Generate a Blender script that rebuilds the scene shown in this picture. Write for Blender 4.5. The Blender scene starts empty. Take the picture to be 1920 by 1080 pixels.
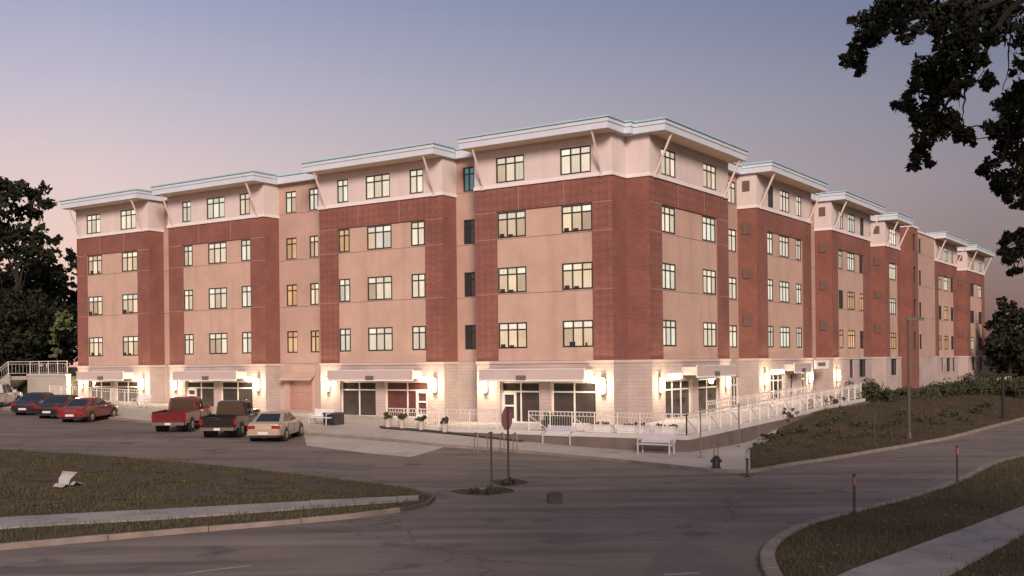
import bpy, bmesh, math, random
import numpy as np
from mathutils import Vector, Matrix
from mathutils.geometry import tessellate_polygon
R = math.radians
rng = random.Random(11)
nrg = np.random.default_rng(5)
sc = bpy.context.scene
COL = sc.collection

# ------------------------------------------------------------------ camera
HC = 4.2                                   # eye height over the street
FPX, CX, CY, ROLL = 2022.0, 960.0, 677.0, 0.01126
cam_d = bpy.data.cameras.new('camera')
cam_d.sensor_width = 36.0
cam_d.lens = 36.0 * FPX / 1920.0
cam_d.shift_y = (CY - 540.0) / 1920.0
cam_d.clip_start = 0.1
cam_d.clip_end = 5000.0
cam = bpy.data.objects.new('camera', cam_d)
cam.location = (0, 0, HC)
cam.rotation_euler = (math.pi / 2, ROLL, 0)
COL.objects.link(cam)
sc.camera = cam

# ------------------------------------------------------------------ sky, sun, exposure
SUN_EL, SUN_AZ = R(25), R(7)              # low afterglow from behind the photographer
world = bpy.data.worlds.new('World')
sc.world = world
world.use_nodes = True
nt = world.node_tree
nt.nodes.clear()
def wn(t, **kw):
    n = nt.nodes.new(t)
    for k, v in kw.items(): setattr(n, k, v)
    return n
tc = wn('ShaderNodeTexCoord')
sep = wn('ShaderNodeSeparateXYZ')
nt.links.new(tc.outputs['Generated'], sep.inputs[0])
def ramp(stops):
    r = wn('ShaderNodeValToRGB')
    r.color_ramp.interpolation = 'EASE' if len(stops) < 3 else 'LINEAR'
    e = r.color_ramp.elements
    while len(e) < len(stops): e.new(0.5)
    for el, (p, c) in zip(e, stops):
        el.position = p; el.color = (*c, 1)
    return r
def lin(*c):
    return tuple(((x / 255) / 12.92 if x <= 10 else ((x / 255 + 0.055) / 1.055) ** 2.4) for x in c)
SKY_L = [(0.0, lin(236, 182, 166)), (0.10, lin(232, 194, 188)), (0.165, lin(217, 192, 196)), (0.24, lin(186, 177, 197)), (0.32, lin(151, 154, 188)), (0.6, lin(124, 128, 156)), (1.0, lin(112, 114, 140))]
SKY_R = [(0.0, lin(96, 78, 90)), (0.08, lin(113, 94, 112)), (0.15, lin(128, 112, 132)), (0.22, lin(116, 112, 136)), (0.32, lin(84, 92, 130)), (0.6, lin(84, 92, 122)), (1.0, lin(80, 86, 112))]
rl, rr = ramp(SKY_L), ramp(SKY_R)
nt.links.new(sep.outputs['Z'], rl.inputs[0]); nt.links.new(sep.outputs['Z'], rr.inputs[0])
az = wn('ShaderNodeMapRange'); az.interpolation_type = 'LINEAR'
az.inputs['From Min'].default_value = -0.36; az.inputs['From Max'].default_value = 0.40
nt.links.new(sep.outputs['X'], az.inputs['Value'])
mx = wn('ShaderNodeMix', data_type='RGBA')
nt.links.new(az.outputs[0], mx.inputs[0]); nt.links.new(rl.outputs[0], mx.inputs[6]); nt.links.new(rr.outputs[0], mx.inputs[7])
bg1 = wn('ShaderNodeBackground'); bg1.inputs[1].default_value = 0.95
nt.links.new(mx.outputs[2], bg1.inputs[0])
nish = wn('ShaderNodeTexSky', sky_type='NISHITA')
nish.sun_disc = False
nish.sun_elevation = R(2.0)
nish.sun_rotation = R(180) + SUN_AZ
bg2 = wn('ShaderNodeBackground'); bg2.inputs[1].default_value = 0.05
nt.links.new(nish.outputs[0], bg2.inputs[0])
ad = wn('ShaderNodeAddShader')
nt.links.new(bg1.outputs[0], ad.inputs[0]); nt.links.new(bg2.outputs[0], ad.inputs[1])
out = wn('ShaderNodeOutputWorld')
nt.links.new(ad.outputs[0], out.inputs[0])

sun_d = bpy.data.lights.new('sun', 'SUN')
sun_d.energy = 4.3
sun_d.angle = R(18)
sun_d.color = (1.0, 0.78, 0.68)
sun = bpy.data.objects.new('sun', sun_d)
sd = Vector((math.sin(SUN_AZ) * math.cos(SUN_EL), -math.cos(SUN_AZ) * math.cos(SUN_EL), math.sin(SUN_EL)))
sun.rotation_euler = sd.to_track_quat('Z', 'Y').to_euler()
COL.objects.link(sun)

sc.view_settings.view_transform = 'Standard'
sc.view_settings.look = 'None'
sc.view_settings.exposure = 0.0
sc.view_settings.gamma = 1.0
sc.view_settings.use_curve_mapping = False
sc.cycles.use_denoising = True
sc.cycles.max_bounces = 6
sc.cycles.sample_clamp_indirect = 6.0

# ------------------------------------------------------------------ materials
M = {}
def mat(name, base, rough=0.7, metal=0.0, var=0.0, scale=3.0, bump=0.0, bscale=40.0, emit=None, estr=0.0, spec=0.5, alt=None, coord='Object', stretch=None, coat=0.0):
    m = bpy.data.materials.new(name); m.use_nodes = True
    t = m.node_tree; b = t.nodes['Principled BSDF']
    b.inputs['Roughness'].default_value = rough
    b.inputs['Metallic'].default_value = metal
    b.inputs['Specular IOR Level'].default_value = spec
    b.inputs['Coat Weight'].default_value = coat
    b.inputs['Base Color'].default_value = (*base, 1)
    c = t.nodes.new('ShaderNodeTexCoord')
    src = c.outputs[coord]
    if stretch:
        mp = t.nodes.new('ShaderNodeMapping'); mp.inputs['Scale'].default_value = stretch
        t.links.new(src, mp.inputs[0]); src = mp.outputs[0]
    if var or alt:
        n = t.nodes.new('ShaderNodeTexNoise'); n.inputs['Scale'].default_value = scale; n.inputs['Detail'].default_value = 6
        n.inputs['Roughness'].default_value = 0.62
        t.links.new(src, n.inputs['Vector'])
        r = t.nodes.new('ShaderNodeMapRange'); r.inputs['From Min'].default_value = 0.3; r.inputs['From Max'].default_value = 0.7
        t.links.new(n.outputs['Fac'], r.inputs['Value'])
        x = t.nodes.new('ShaderNodeMix'); x.data_type = 'RGBA'
        lo = alt if alt else tuple(v * (1 - var) for v in base)
        hi = base if alt else tuple(min(1, v * (1 + var)) for v in base)
        x.inputs[6].default_value = (*lo, 1); x.inputs[7].default_value = (*hi, 1)
        t.links.new(r.outputs[0], x.inputs[0]); t.links.new(x.outputs[2], b.inputs['Base Color'])
    if bump:
        n2 = t.nodes.new('ShaderNodeTexNoise'); n2.inputs['Scale'].default_value = bscale; n2.inputs['Detail'].default_value = 4
        t.links.new(src, n2.inputs['Vector'])
        bp = t.nodes.new('ShaderNodeBump'); bp.inputs['Strength'].default_value = bump; bp.inputs['Distance'].default_value = 0.02
        t.links.new(n2.outputs['Fac'], bp.inputs['Height']); t.links.new(bp.outputs[0], b.inputs['Normal'])
    if emit:
        b.inputs['Emission Color'].default_value = (*emit, 1); b.inputs['Emission Strength'].default_value = estr
    M[name] = m
    return m
def courses(name, c1, c2, mortar, bw, bh, ms, rough=0.85, bump=0.35, diaper=0.0, bias=0.0):
    """coursed masonry in metres, from the UV map (run along the wall, height)"""
    m = bpy.data.materials.new(name); m.use_nodes = True
    t = m.node_tree; b = t.nodes['Principled BSDF']; b.inputs['Roughness'].default_value = rough
    b.inputs['Specular IOR Level'].default_value = 0.25
    uv = t.nodes.new('ShaderNodeUVMap')
    k = t.nodes.new('ShaderNodeTexBrick'); k.inputs['Scale'].default_value = 1.0
    k.inputs['Brick Width'].default_value = bw; k.inputs['Row Height'].default_value = bh
    k.inputs['Mortar Size'].default_value = ms; k.inputs['Mortar Smooth'].default_value = 0.2; k.inputs['Bias'].default_value = bias
    k.inputs['Color1'].default_value = (*c1, 1); k.inputs['Color2'].default_value = (*c2, 1); k.inputs['Mortar'].default_value = (*mortar, 1)
    t.links.new(uv.outputs[0], k.inputs['Vector'])
    n = t.nodes.new('ShaderNodeTexNoise'); n.inputs['Scale'].default_value = 0.45; n.inputs['Detail'].default_value = 7
    t.links.new(uv.outputs[0], n.inputs['Vector'])
    r = t.nodes.new('ShaderNodeMapRange'); r.inputs['From Min'].default_value = 0.3; r.inputs['From Max'].default_value = 0.7
    r.inputs['To Min'].default_value = 0.82; r.inputs['To Max'].default_value = 1.14
    t.links.new(n.outputs['Fac'], r.inputs['Value'])
    x = t.nodes.new('ShaderNodeMix'); x.data_type = 'RGBA'; x.blend_type = 'MULTIPLY'; x.inputs[0].default_value = 1
    t.links.new(k.outputs['Color'], x.inputs[6]); t.links.new(r.outputs[0], x.inputs[7])
    col = x.outputs[2]
    if diaper:
        mp = t.nodes.new('ShaderNodeMapping'); mp.inputs['Rotation'].default_value = (0, 0, R(45)); mp.inputs['Scale'].default_value = (3.1, 3.1, 1)
        ck = t.nodes.new('ShaderNodeTexChecker'); ck.inputs['Scale'].default_value = 1.0
        ck.inputs['Color1'].default_value = (1 - diaper,) * 3 + (1,); ck.inputs['Color2'].default_value = (1 + diaper,) * 3 + (1,)
        t.links.new(uv.outputs[0], mp.inputs[0]); t.links.new(mp.outputs[0], ck.inputs['Vector'])
        y = t.nodes.new('ShaderNodeMix'); y.data_type = 'RGBA'; y.blend_type = 'MULTIPLY'; y.inputs[0].default_value = 1
        t.links.new(col, y.inputs[6]); t.links.new(ck.outputs[0], y.inputs[7]); col = y.outputs[2]
    t.links.new(col, b.inputs['Base Color'])
    bp = t.nodes.new('ShaderNodeBump'); bp.inputs['Strength'].default_value = bump; bp.inputs['Distance'].default_value = 0.012; bp.invert = True
    t.links.new(k.outputs['Fac'], bp.inputs['Height']); t.links.new(bp.outputs[0], b.inputs['Normal'])
    M[name] = m
    return m
def pane_mat(name, lo, hi, strength, stripes=17.0):
    """lit window with a vertical blind behind the glass; each window differs a little"""
    m = bpy.data.materials.new(name); m.use_nodes = True
    t = m.node_tree; b = t.nodes['Principled BSDF']
    b.inputs['Base Color'].default_value = (0.05, 0.06, 0.06, 1); b.inputs['Roughness'].default_value = 0.06
    uv = t.nodes.new('ShaderNodeTexCoord'); oi = t.nodes.new('ShaderNodeObjectInfo')
    w = t.nodes.new('ShaderNodeTexWave'); w.bands_direction = 'X'; w.inputs['Scale'].default_value = stripes / 6.28; w.inputs['Distortion'].default_value = 0.6
    w.inputs['Detail'].default_value = 2
    t.links.new(uv.outputs['UV'], w.inputs['Vector'])
    n = t.nodes.new('ShaderNodeTexNoise'); n.inputs['Scale'].default_value = 0.9; n.inputs['Detail'].default_value = 3
    n.noise_dimensions = '4D'
    mul = t.nodes.new('ShaderNodeMath'); mul.operation = 'MULTIPLY'; mul.inputs[1].default_value = 37.0
    t.links.new(oi.outputs['Random'], mul.inputs[0]); t.links.new(mul.outputs[0], n.inputs['W'])
    t.links.new(uv.outputs['UV'], n.inputs['Vector'])
    a = t.nodes.new('ShaderNodeMath'); a.operation = 'MULTIPLY_ADD'; a.inputs[1].default_value = 0.55
    t.links.new(w.outputs['Fac'], a.inputs[0]); t.links.new(n.outputs['Fac'], a.inputs[2])
    r = t.nodes.new('ShaderNodeMapRange'); r.inputs['From Min'].default_value = 0.30; r.inputs['From Max'].default_value = 1.05
    t.links.new(a.outputs[0], r.inputs['Value'])
    x = t.nodes.new('ShaderNodeMix'); x.data_type = 'RGBA'
    x.inputs[6].default_value = (*lo, 1); x.inputs[7].default_value = (*hi, 1)
    t.links.new(r.outputs[0], x.inputs[0]); t.links.new(x.outputs[2], b.inputs['Emission Color'])
    s = t.nodes.new('ShaderNodeMath'); s.operation = 'MULTIPLY_ADD'; s.inputs[1].default_value = 0.5 * strength; s.inputs[2].default_value = 0.66 * strength
    t.links.new(oi.outputs['Random'], s.inputs[0]); t.links.new(s.outputs[0], b.inputs['Emission Strength'])
    M[name] = m

courses('brick', (0.225, 0.082, 0.062), (0.165, 0.058, 0.045), (0.27, 0.155, 0.125), 0.20, 0.075, 0.010)
courses('brick_patterned', (0.225, 0.082, 0.062), (0.165, 0.058, 0.045), (0.27, 0.155, 0.125), 0.20, 0.075, 0.010, diaper=0.07)
courses('stone', (0.45, 0.375, 0.345), (0.425, 0.355, 0.325), (0.37, 0.305, 0.28), 0.80, 0.20, 0.014, bump=0.6)
courses('base_brick', (0.24, 0.13, 0.11), (0.20, 0.11, 0.09), (0.30, 0.22, 0.2), 0.20, 0.075, 0.010)
mat('tan_cladding', (0.48, 0.342, 0.268), 0.85, var=0.10, scale=0.5, bump=0.15, bscale=60, spec=0.2)
mat('link_cladding', (0.43, 0.302, 0.247), 0.85, var=0.10, scale=0.5, bump=0.15, bscale=60, spec=0.2)
mat('white_cladding', (0.60, 0.53, 0.505), 0.8, var=0.06, scale=0.6, spec=0.2)
mat('stone_trim', (0.52, 0.43, 0.385), 0.8, var=0.06, scale=1.0)
mat('white_trim', (0.72, 0.68, 0.66), 0.6, var=0.05, scale=1.2)
mat('fascia', (0.55, 0.61, 0.67), 0.45, var=0.06, scale=0.8)
mat('roof_metal', (0.40, 0.66, 0.72), 0.35, metal=0.25, var=0.06, scale=0.7)
mat('soffit', (0.60, 0.46, 0.36), 0.8, var=0.05)
mat('strut_paint', (0.62, 0.52, 0.47), 0.5, var=0.06)
mat('dark_frame', (0.028, 0.034, 0.032), 0.4, var=0.15)
mat('white_frame', (0.70, 0.67, 0.63), 0.4, var=0.05)
pane_mat('pane_warm', (0.72, 0.47, 0.27), (1.0, 0.76, 0.50), 0.98)
pane_mat('pane_cream', (0.66, 0.55, 0.40), (1.0, 0.82, 0.61), 0.97)
pane_mat('pane_cool', (0.58, 0.54, 0.41), (0.97, 0.88, 0.70), 0.94)
pane_mat('pane_amber', (0.60, 0.26, 0.10), (1.0, 0.58, 0.28), 0.85)
pane_mat('pane_teal', (0.02, 0.07, 0.08), (0.10, 0.30, 0.33), 0.7)
pane_mat('pane_bright', (0.80, 0.66, 0.47), (1.0, 0.88, 0.70), 1.0, 9)
pane_mat('pane_curtain', (0.40, 0.25, 0.15), (0.86, 0.60, 0.38), 0.85, 22)
mat('pane_dark', (0.03, 0.03, 0.032), 0.05, spec=0.8)
mat('shop_glass', (0.075, 0.064, 0.058), 0.05, spec=0.7, alt=(0.030, 0.026, 0.024), scale=0.7)
mat('shop_glass_red', (0.12, 0.05, 0.045), 0.06, spec=0.8, var=0.35, scale=0.9)
mat('canopy', (0.48, 0.40, 0.375), 0.55, var=0.06, scale=0.9)
mat('sign_plate', (0.13, 0.11, 0.10), 0.6)
mat('vent', (0.13, 0.085, 0.075), 0.7, var=0.1)
mat('lamp_glow', (0.9, 0.8, 0.6), 0.5, emit=(1.0, 0.82, 0.50), estr=4.2)
mat('strip_glow', (0.9, 0.85, 0.7), 0.5, emit=(1.0, 0.88, 0.66), estr=1.7)
mat('lamp_metal', (0.25, 0.22, 0.19), 0.4, metal=0.6)
mat('shutter', (0.36, 0.20, 0.175), 0.6, var=0.08)
mat('asphalt', (0.185, 0.155, 0.132), 0.8, alt=(0.12, 0.101, 0.087), scale=0.22, bump=0.5, bscale=25, spec=0.3)  # base colour lightened to carry the wash of light from passing traffic
mat('asphalt_dark', (0.10, 0.086, 0.075), 0.7, var=0.2, scale=0.5, bump=0.5, bscale=25)
mat('concrete', (0.44, 0.405, 0.35), 0.8, alt=(0.33, 0.30, 0.26), scale=0.35, bump=0.25, bscale=18)
mat('concrete_walk', (0.30, 0.275, 0.255), 0.85, alt=(0.21, 0.19, 0.175), scale=0.6, bump=0.3, bscale=22)
mat('concrete_pale', (0.52, 0.50, 0.46), 0.75, var=0.10, scale=0.5, bump=0.2)
mat('joint', (0.42, 0.30, 0.26), 0.9)
mat('kerb_dark', (0.10, 0.085, 0.07), 0.9, alt=(0.06, 0.05, 0.04), scale=1.2, bump=0.5)
mat('kerb', (0.27, 0.225, 0.19), 0.9, alt=(0.15, 0.125, 0.105), scale=1.4, bump=0.4)
mat('retaining', (0.17, 0.135, 0.115), 0.9, alt=(0.10, 0.082, 0.07), scale=0.7, bump=0.5, bscale=12)
mat('turf', (0.036, 0.036, 0.018), 0.95, alt=(0.092, 0.068, 0.046), scale=0.42, bump=0.8, bscale=14, spec=0.1)
mat('bare_earth', (0.105, 0.082, 0.062), 0.95, alt=(0.055, 0.044, 0.032), scale=1.6, bump=1.0, bscale=9, spec=0.1)
mat('mulch', (0.052, 0.036, 0.026), 0.95, alt=(0.095, 0.066, 0.045), scale=0.9, bump=0.8, bscale=10, spec=0.1)
mat('earth', (0.05, 0.038, 0.028), 0.95, alt=(0.035, 0.042, 0.022), scale=0.2, bump=0.8, bscale=10, spec=0.1)
mat('blade_dark', (0.040, 0.048, 0.020), 0.85, alt=(0.075, 0.060, 0.036), scale=0.4, spec=0.15)
mat('concrete_wall', (0.42, 0.39, 0.33), 0.85, alt=(0.33, 0.30, 0.255), scale=0.5, bump=0.2)
mat('blade', (0.052, 0.058, 0.024), 0.8, alt=(0.10, 0.08, 0.048), scale=0.5, spec=0.2)
mat('dry_leaf', (0.26, 0.21, 0.14), 0.9, var=0.3, scale=4)
mat('paint_white', (0.36, 0.33, 0.30), 0.8, alt=(0.15, 0.13, 0.115), scale=2.5)
mat('rail_white', (0.58, 0.55, 0.51), 0.45, var=0.05)
mat('bench_grey', (0.50, 0.48, 0.52), 0.5, var=0.06)
mat('bench_white', (0.72, 0.71, 0.68), 0.5, var=0.05)
mat('dark_box', (0.022, 0.02, 0.02), 0.6, var=0.2)
mat('steel', (0.21, 0.18, 0.15), 0.5, metal=0.4, var=0.1)
mat('post_dark', (0.055, 0.05, 0.045), 0.55, var=0.15)
mat('sign_red', (0.33, 0.14, 0.135), 0.4, var=0.08)
mat('bark', (0.018, 0.014, 0.011), 0.95, var=0.3, scale=6, bump=0.9, bscale=14)
mat('leaf_dark', (0.013, 0.017, 0.009), 0.85, alt=(0.022, 0.027, 0.013), scale=0.35, spec=0.2)
mat('leaf_oak', (0.013, 0.016, 0.008), 0.8, alt=(0.024, 0.028, 0.013), scale=1.1, spec=0.3)
mat('leaf_lit', (0.16, 0.17, 0.075), 0.7, alt=(0.10, 0.12, 0.05), scale=0.9, spec=0.3)  # paler green; on the young tree the lamplight is put into this colour
mat('leaf_shrub', (0.045, 0.06, 0.032), 0.75, alt=(0.07, 0.07, 0.04), scale=0.8, spec=0.2)
mat('sheet_grey', (0.34, 0.33, 0.32), 0.7, var=0.2)
mat('pot_white', (0.46, 0.42, 0.38), 0.6, var=0.08)
mat('tyre', (0.018, 0.018, 0.018), 0.85)
mat('rim', (0.42, 0.40, 0.38), 0.3, metal=0.8)
mat('chrome', (0.60, 0.57, 0.55), 0.18, metal=1.0)
mat('car_glass', (0.012, 0.018, 0.02), 0.06, spec=0.6)
mat('tail_red', (0.22, 0.010, 0.012), 0.2, coat=0.6)
mat('tail_lit', (0.5, 0.02, 0.02), 0.3, emit=(1.0, 0.05, 0.035), estr=14.0)
mat('head_lit', (0.9, 0.9, 0.85), 0.3, emit=(1.0, 0.93, 0.80), estr=16.0)
mat('plate', (0.55, 0.55, 0.54), 0.5)
mat('trim_black', (0.012, 0.012, 0.012), 0.6)
for nm, c in (('paint_navy', (0.012, 0.013, 0.026)), ('paint_black', (0.010, 0.009, 0.010)), ('paint_red', (0.17, 0.018, 0.022)),
              ('paint_darkred', (0.12, 0.010, 0.016)), ('paint_tan', (0.36, 0.295, 0.215)), ('paint_pale', (0.50, 0.49, 0.46)), ('paint_silver', (0.38, 0.40, 0.41))):
    mat(nm, c, 0.28, metal=0.15, coat=0.8, var=0.04, scale=2)

def add_layer(name, build):
    t = M[name].node_tree; b = t.nodes['Principled BSDF']; src = b.inputs['Base Color'].links[0].from_socket
    c = t.nodes.new('ShaderNodeTexCoord')
    fac, col, amount = build(t, c.outputs['Object'])
    x = t.nodes.new('ShaderNodeMix'); x.data_type = 'RGBA'; x.inputs[7].default_value = (*col, 1)
    mu = t.nodes.new('ShaderNodeMath'); mu.operation = 'MULTIPLY'; mu.inputs[1].default_value = amount
    t.links.new(fac, mu.inputs[0]); t.links.new(mu.outputs[0], x.inputs[0]); t.links.new(src, x.inputs[6]); t.links.new(x.outputs[2], b.inputs['Base Color'])
def node(t, kind, vec=None, **kw):
    n = t.nodes.new(kind)
    for k, v in kw.items():
        if k in n.inputs: n.inputs[k].default_value = v
        else: setattr(n, k, v)
    if vec is not None: t.links.new(vec, n.inputs['Vector'])
    return n
def maprange(t, v, a, b):
    r = t.nodes.new('ShaderNodeMapRange'); r.inputs['From Min'].default_value = a; r.inputs['From Max'].default_value = b
    t.links.new(v, r.inputs['Value']); return r.outputs[0]
def cracks(scale, width, amt=.75):
    def f(t, vec):
        n = node(t, 'ShaderNodeTexNoise', vec, Scale=1.4, Detail=5.0)
        add = t.nodes.new('ShaderNodeVectorMath'); add.operation = 'MULTIPLY_ADD'; add.inputs[1].default_value = (.9, .9, .9)
        t.links.new(n.outputs['Color'], add.inputs[0]); t.links.new(vec, add.inputs[2])
        v = node(t, 'ShaderNodeTexVoronoi', add.outputs[0], feature='DISTANCE_TO_EDGE', Scale=scale)
        return maprange(t, v.outputs['Distance'], width, 0.0), (.03, .026, .022), amt
    return f
def blotch(scale, lo, hi, col, amount, stretch=(1, 1, 1), rot=0.0, detail=5.0):
    def f(t, vec):
        mp = t.nodes.new('ShaderNodeMapping'); mp.inputs['Scale'].default_value = stretch; mp.inputs['Rotation'].default_value = (0, 0, rot)
        t.links.new(vec, mp.inputs[0])
        n = node(t, 'ShaderNodeTexNoise', mp.outputs[0], Scale=scale, Detail=detail)
        return maprange(t, n.outputs['Fac'], lo, hi), col, amount
    return f
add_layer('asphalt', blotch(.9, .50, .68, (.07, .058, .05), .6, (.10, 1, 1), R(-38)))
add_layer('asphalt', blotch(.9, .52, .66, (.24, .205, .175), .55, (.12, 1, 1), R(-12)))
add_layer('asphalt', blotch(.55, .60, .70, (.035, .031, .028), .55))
add_layer('asphalt', cracks(.13, .007, .5))
add_layer('concrete', cracks(.22, .005, .4))
add_layer('concrete', blotch(.7, .56, .70, (.20, .18, .155), .6))
add_layer('concrete_walk', blotch(1.1, .54, .68, (.12, .105, .09), .6))
add_layer('tan_cladding', blotch(1.2, .52, .75, (.31, .20, .165), .4, (1, 1, .10)))
add_layer('white_cladding', blotch(1.3, .52, .75, (.46, .41, .39), .4, (1, 1, .10)))
add_layer('retaining', blotch(1.2, .5, .7, (.10, .085, .075), .6, (1, 1, .2)))
add_layer('turf', blotch(.5, .56, .66, (.11, .082, .056), .7))
add_layer('mulch', blotch(.35, .50, .62, (.045, .055, .024), .75))

# ------------------------------------------------------------------ mesh helpers
class MB:
    def __init__(s): s.v = []; s.f = []
    def add(s, vs, fs):
        o = len(s.v); s.v += [tuple(p) for p in vs]; s.f += [tuple(i + o for i in f) for f in fs]; return s
    def box(s, x0, x1, y0, y1, z0, z1):
        if x0 > x1: x0, x1 = x1, x0
        if y0 > y1: y0, y1 = y1, y0
        return s.add([(x0, y0, z0), (x1, y0, z0), (x1, y1, z0), (x0, y1, z0), (x0, y0, z1), (x1, y0, z1), (x1, y1, z1), (x0, y1, z1)],
                     [(0, 3, 2, 1), (4, 5, 6, 7), (0, 1, 5, 4), (1, 2, 6, 5), (2, 3, 7, 6), (3, 0, 4, 7)])
    def bar(s, a, b, w, h=None, up=(0, 0, 1)):
        a, b = Vector(a), Vector(b); h = h or w
        d = (b - a).normalized(); x = d.cross(Vector(up))
        if x.length < 1e-4: x = d.cross(Vector((1, 0, 0)))
        x.normalize(); y = x.cross(d)
        x *= w / 2; y *= h / 2
        q = [a - x - y, a + x - y, a + x + y, a - x + y, b - x - y, b + x - y, b + x + y, b - x + y]
        return s.add(q, [(0, 1, 2, 3), (7, 6, 5, 4), (4, 5, 1, 0), (5, 6, 2, 1), (6, 7, 3, 2), (7, 4, 0, 3)])
    def tube(s, pts, rad, n=8, caps=True):
        pts = [Vector(p) for p in pts]; o = len(s.v)
        rs = rad if isinstance(rad, (list, tuple)) else [rad] * len(pts)
        prev = None
        for i, p in enumerate(pts):
            d = (pts[min(i + 1, len(pts) - 1)] - pts[max(i - 1, 0)]).normalized()
            x = d.orthogonal().normalized() if prev is None else (prev - d * prev.dot(d)).normalized()
            prev = x; y = d.cross(x)
            for k in range(n):
                a = 2 * math.pi * k / n
                s.v.append(tuple(p + (x * math.cos(a) + y * math.sin(a)) * rs[i]))
        for i in range(len(pts) - 1):
            for k in range(n):
                s.f.append((o + i * n + k, o + i * n + (k + 1) % n, o + (i + 1) * n + (k + 1) % n, o + (i + 1) * n + k))
        if caps:
            s.f.append(tuple(o + k for k in range(n))[::-1]); s.f.append(tuple(o + (len(pts) - 1) * n + k for k in range(n)))
        return s
    def loft(s, rings, caps=True, close=True):
        o = len(s.v); n = len(rings[0])
        for r in rings: s.v += [tuple(p) for p in r]
        for i in range(len(rings) - 1):
            for k in range(n if close else n - 1):
                s.f.append((o + i * n + k, o + i * n + (k + 1) % n, o + (i + 1) * n + (k + 1) % n, o + (i + 1) * n + k))
        if caps:
            s.f.append(tuple(o + k for k in range(n))[::-1]); s.f.append(tuple(o + (len(rings) - 1) * n + k for k in range(n)))
        return s
    def mesh(s, name, m, smooth=False, fix=False):
        me = bpy.data.meshes.new(name); me.from_pydata(s.v, [], s.f)
        if fix:
            bm = bmesh.new(); bm.from_mesh(me); bmesh.ops.recalc_face_normals(bm, faces=bm.faces); bm.to_mesh(me); bm.free()
        uv_of(me)
        if m: me.materials.append(M[m])
        if smooth:
            me.polygons.foreach_set('use_smooth', [True] * len(me.polygons))
            try: me.set_sharp_from_angle(angle=R(38))
            except Exception: pass
        me.update(); return me
    def build(s, name, m, parent=None, smooth=False, fix=False):
        return link(name, s.mesh(name, m, smooth, fix), parent)
def uv_of(me):
    """metres along a wall and height; plan coordinates on flat faces"""
    L = me.uv_layers.new(name='UVMap').data
    vs = me.vertices
    for p in me.polygons:
        n = p.normal
        flat = abs(n.z) > 0.7
        h = math.hypot(n.x, n.y) or 1
        tx, ty = -n.y / h, n.x / h
        for li in p.loop_indices:
            c = vs[me.loops[li].vertex_index].co
            L[li].uv = (c.x, c.y) if flat else (c.x * tx + c.y * ty, c.z)
def link(name, me, parent=None, loc=None, rz=None):
    o = bpy.data.objects.new(name, me); COL.objects.link(o)
    if parent: o.parent = parent
    if loc is not None: o.location = loc
    if rz is not None: o.rotation_euler = (0, 0, rz)
    return o
def tag(o, label=None, cat=None, group=None, kind=None):
    if label: o['label'] = label
    if cat: o['category'] = cat
    if group: o['group'] = group
    if kind: o['kind'] = kind
    return o
def empty(name, loc, rz=0.0, label=None, cat=None, group=None):
    o = bpy.data.objects.new(name, None); COL.objects.link(o); o.location = loc; o.rotation_euler = (0, 0, rz)
    o.empty_display_size = 0.3
    return tag(o, label, cat, group)
def kids(o): return [c for c in bpy.data.objects if c.parent == o]
def copy_tree(o, parent=None):
    c = o.copy(); COL.objects.link(c)
    if parent: c.parent = parent
    for k in kids(o): copy_tree(k, c)
    return c

# ------------------------------------------------------------------ places: building axes, terrain, view rays
DL, DR, C0 = (-0.8275, 0.5614), (0.5614, 0.8275), (6.78, 58.13)
ANG = math.atan2(DR[1], DR[0])
def W(v, u, z=0.0): return Vector((C0[0] + u * DL[0] + v * DR[0], C0[1] + u * DL[1] + v * DR[1], z))
def UV(x, y):
    dx, dy = x - C0[0], y - C0[1]
    return dx * DR[0] + dy * DR[1], dx * DL[0] + dy * DL[1]       # v, u
def ss(x, a, b):
    t = min(1.0, max(0.0, (x - a) / (b - a))); return t * t * (3 - 2 * t)
def T(x, y):
    v, u = UV(x, y)
    uu = min(u, 62.0)
    k = (uu - 2) / 4
    sp = 4 * (math.log1p(math.exp(k)) if k < 30 else k)
    z = 0.026 * sp * ss(v, -45, -14) + 0.22 * ss(v, -12, -2) * ss(u, 3, 12)
    z -= 0.30 * math.exp(-((u + 3) / 7.5) ** 2) * ss(v, -24, -9) * (1 - ss(v, 0, 6))
    z += 0.9 * ss(u, -17, -7) * ss(v, 1, 15) * (1 - ss(u, 4, 12))
    return z
def ray(px, py):
    dx, dy = px - CX, py - CY
    c = math.sqrt(1 - ROLL * ROLL)
    return Vector(((dx * c - dy * ROLL) / FPX, 1.0, -(dx * ROLL + dy * c) / FPX))
def at(px, py, Y):
    r = ray(px, py); return Vector((r.x * Y, Y, HC + r.z * Y))
def gp(px, py, off=0.0):
    r = ray(px, py); z = 0.0
    for _ in range(25):
        t = min(900.0, (HC - z - off) / max(1e-4, -r.z)); z = 0.5 * z + 0.5 * T(r.x * t, t)
    return Vector((r.x * t, t, z + off))

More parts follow.
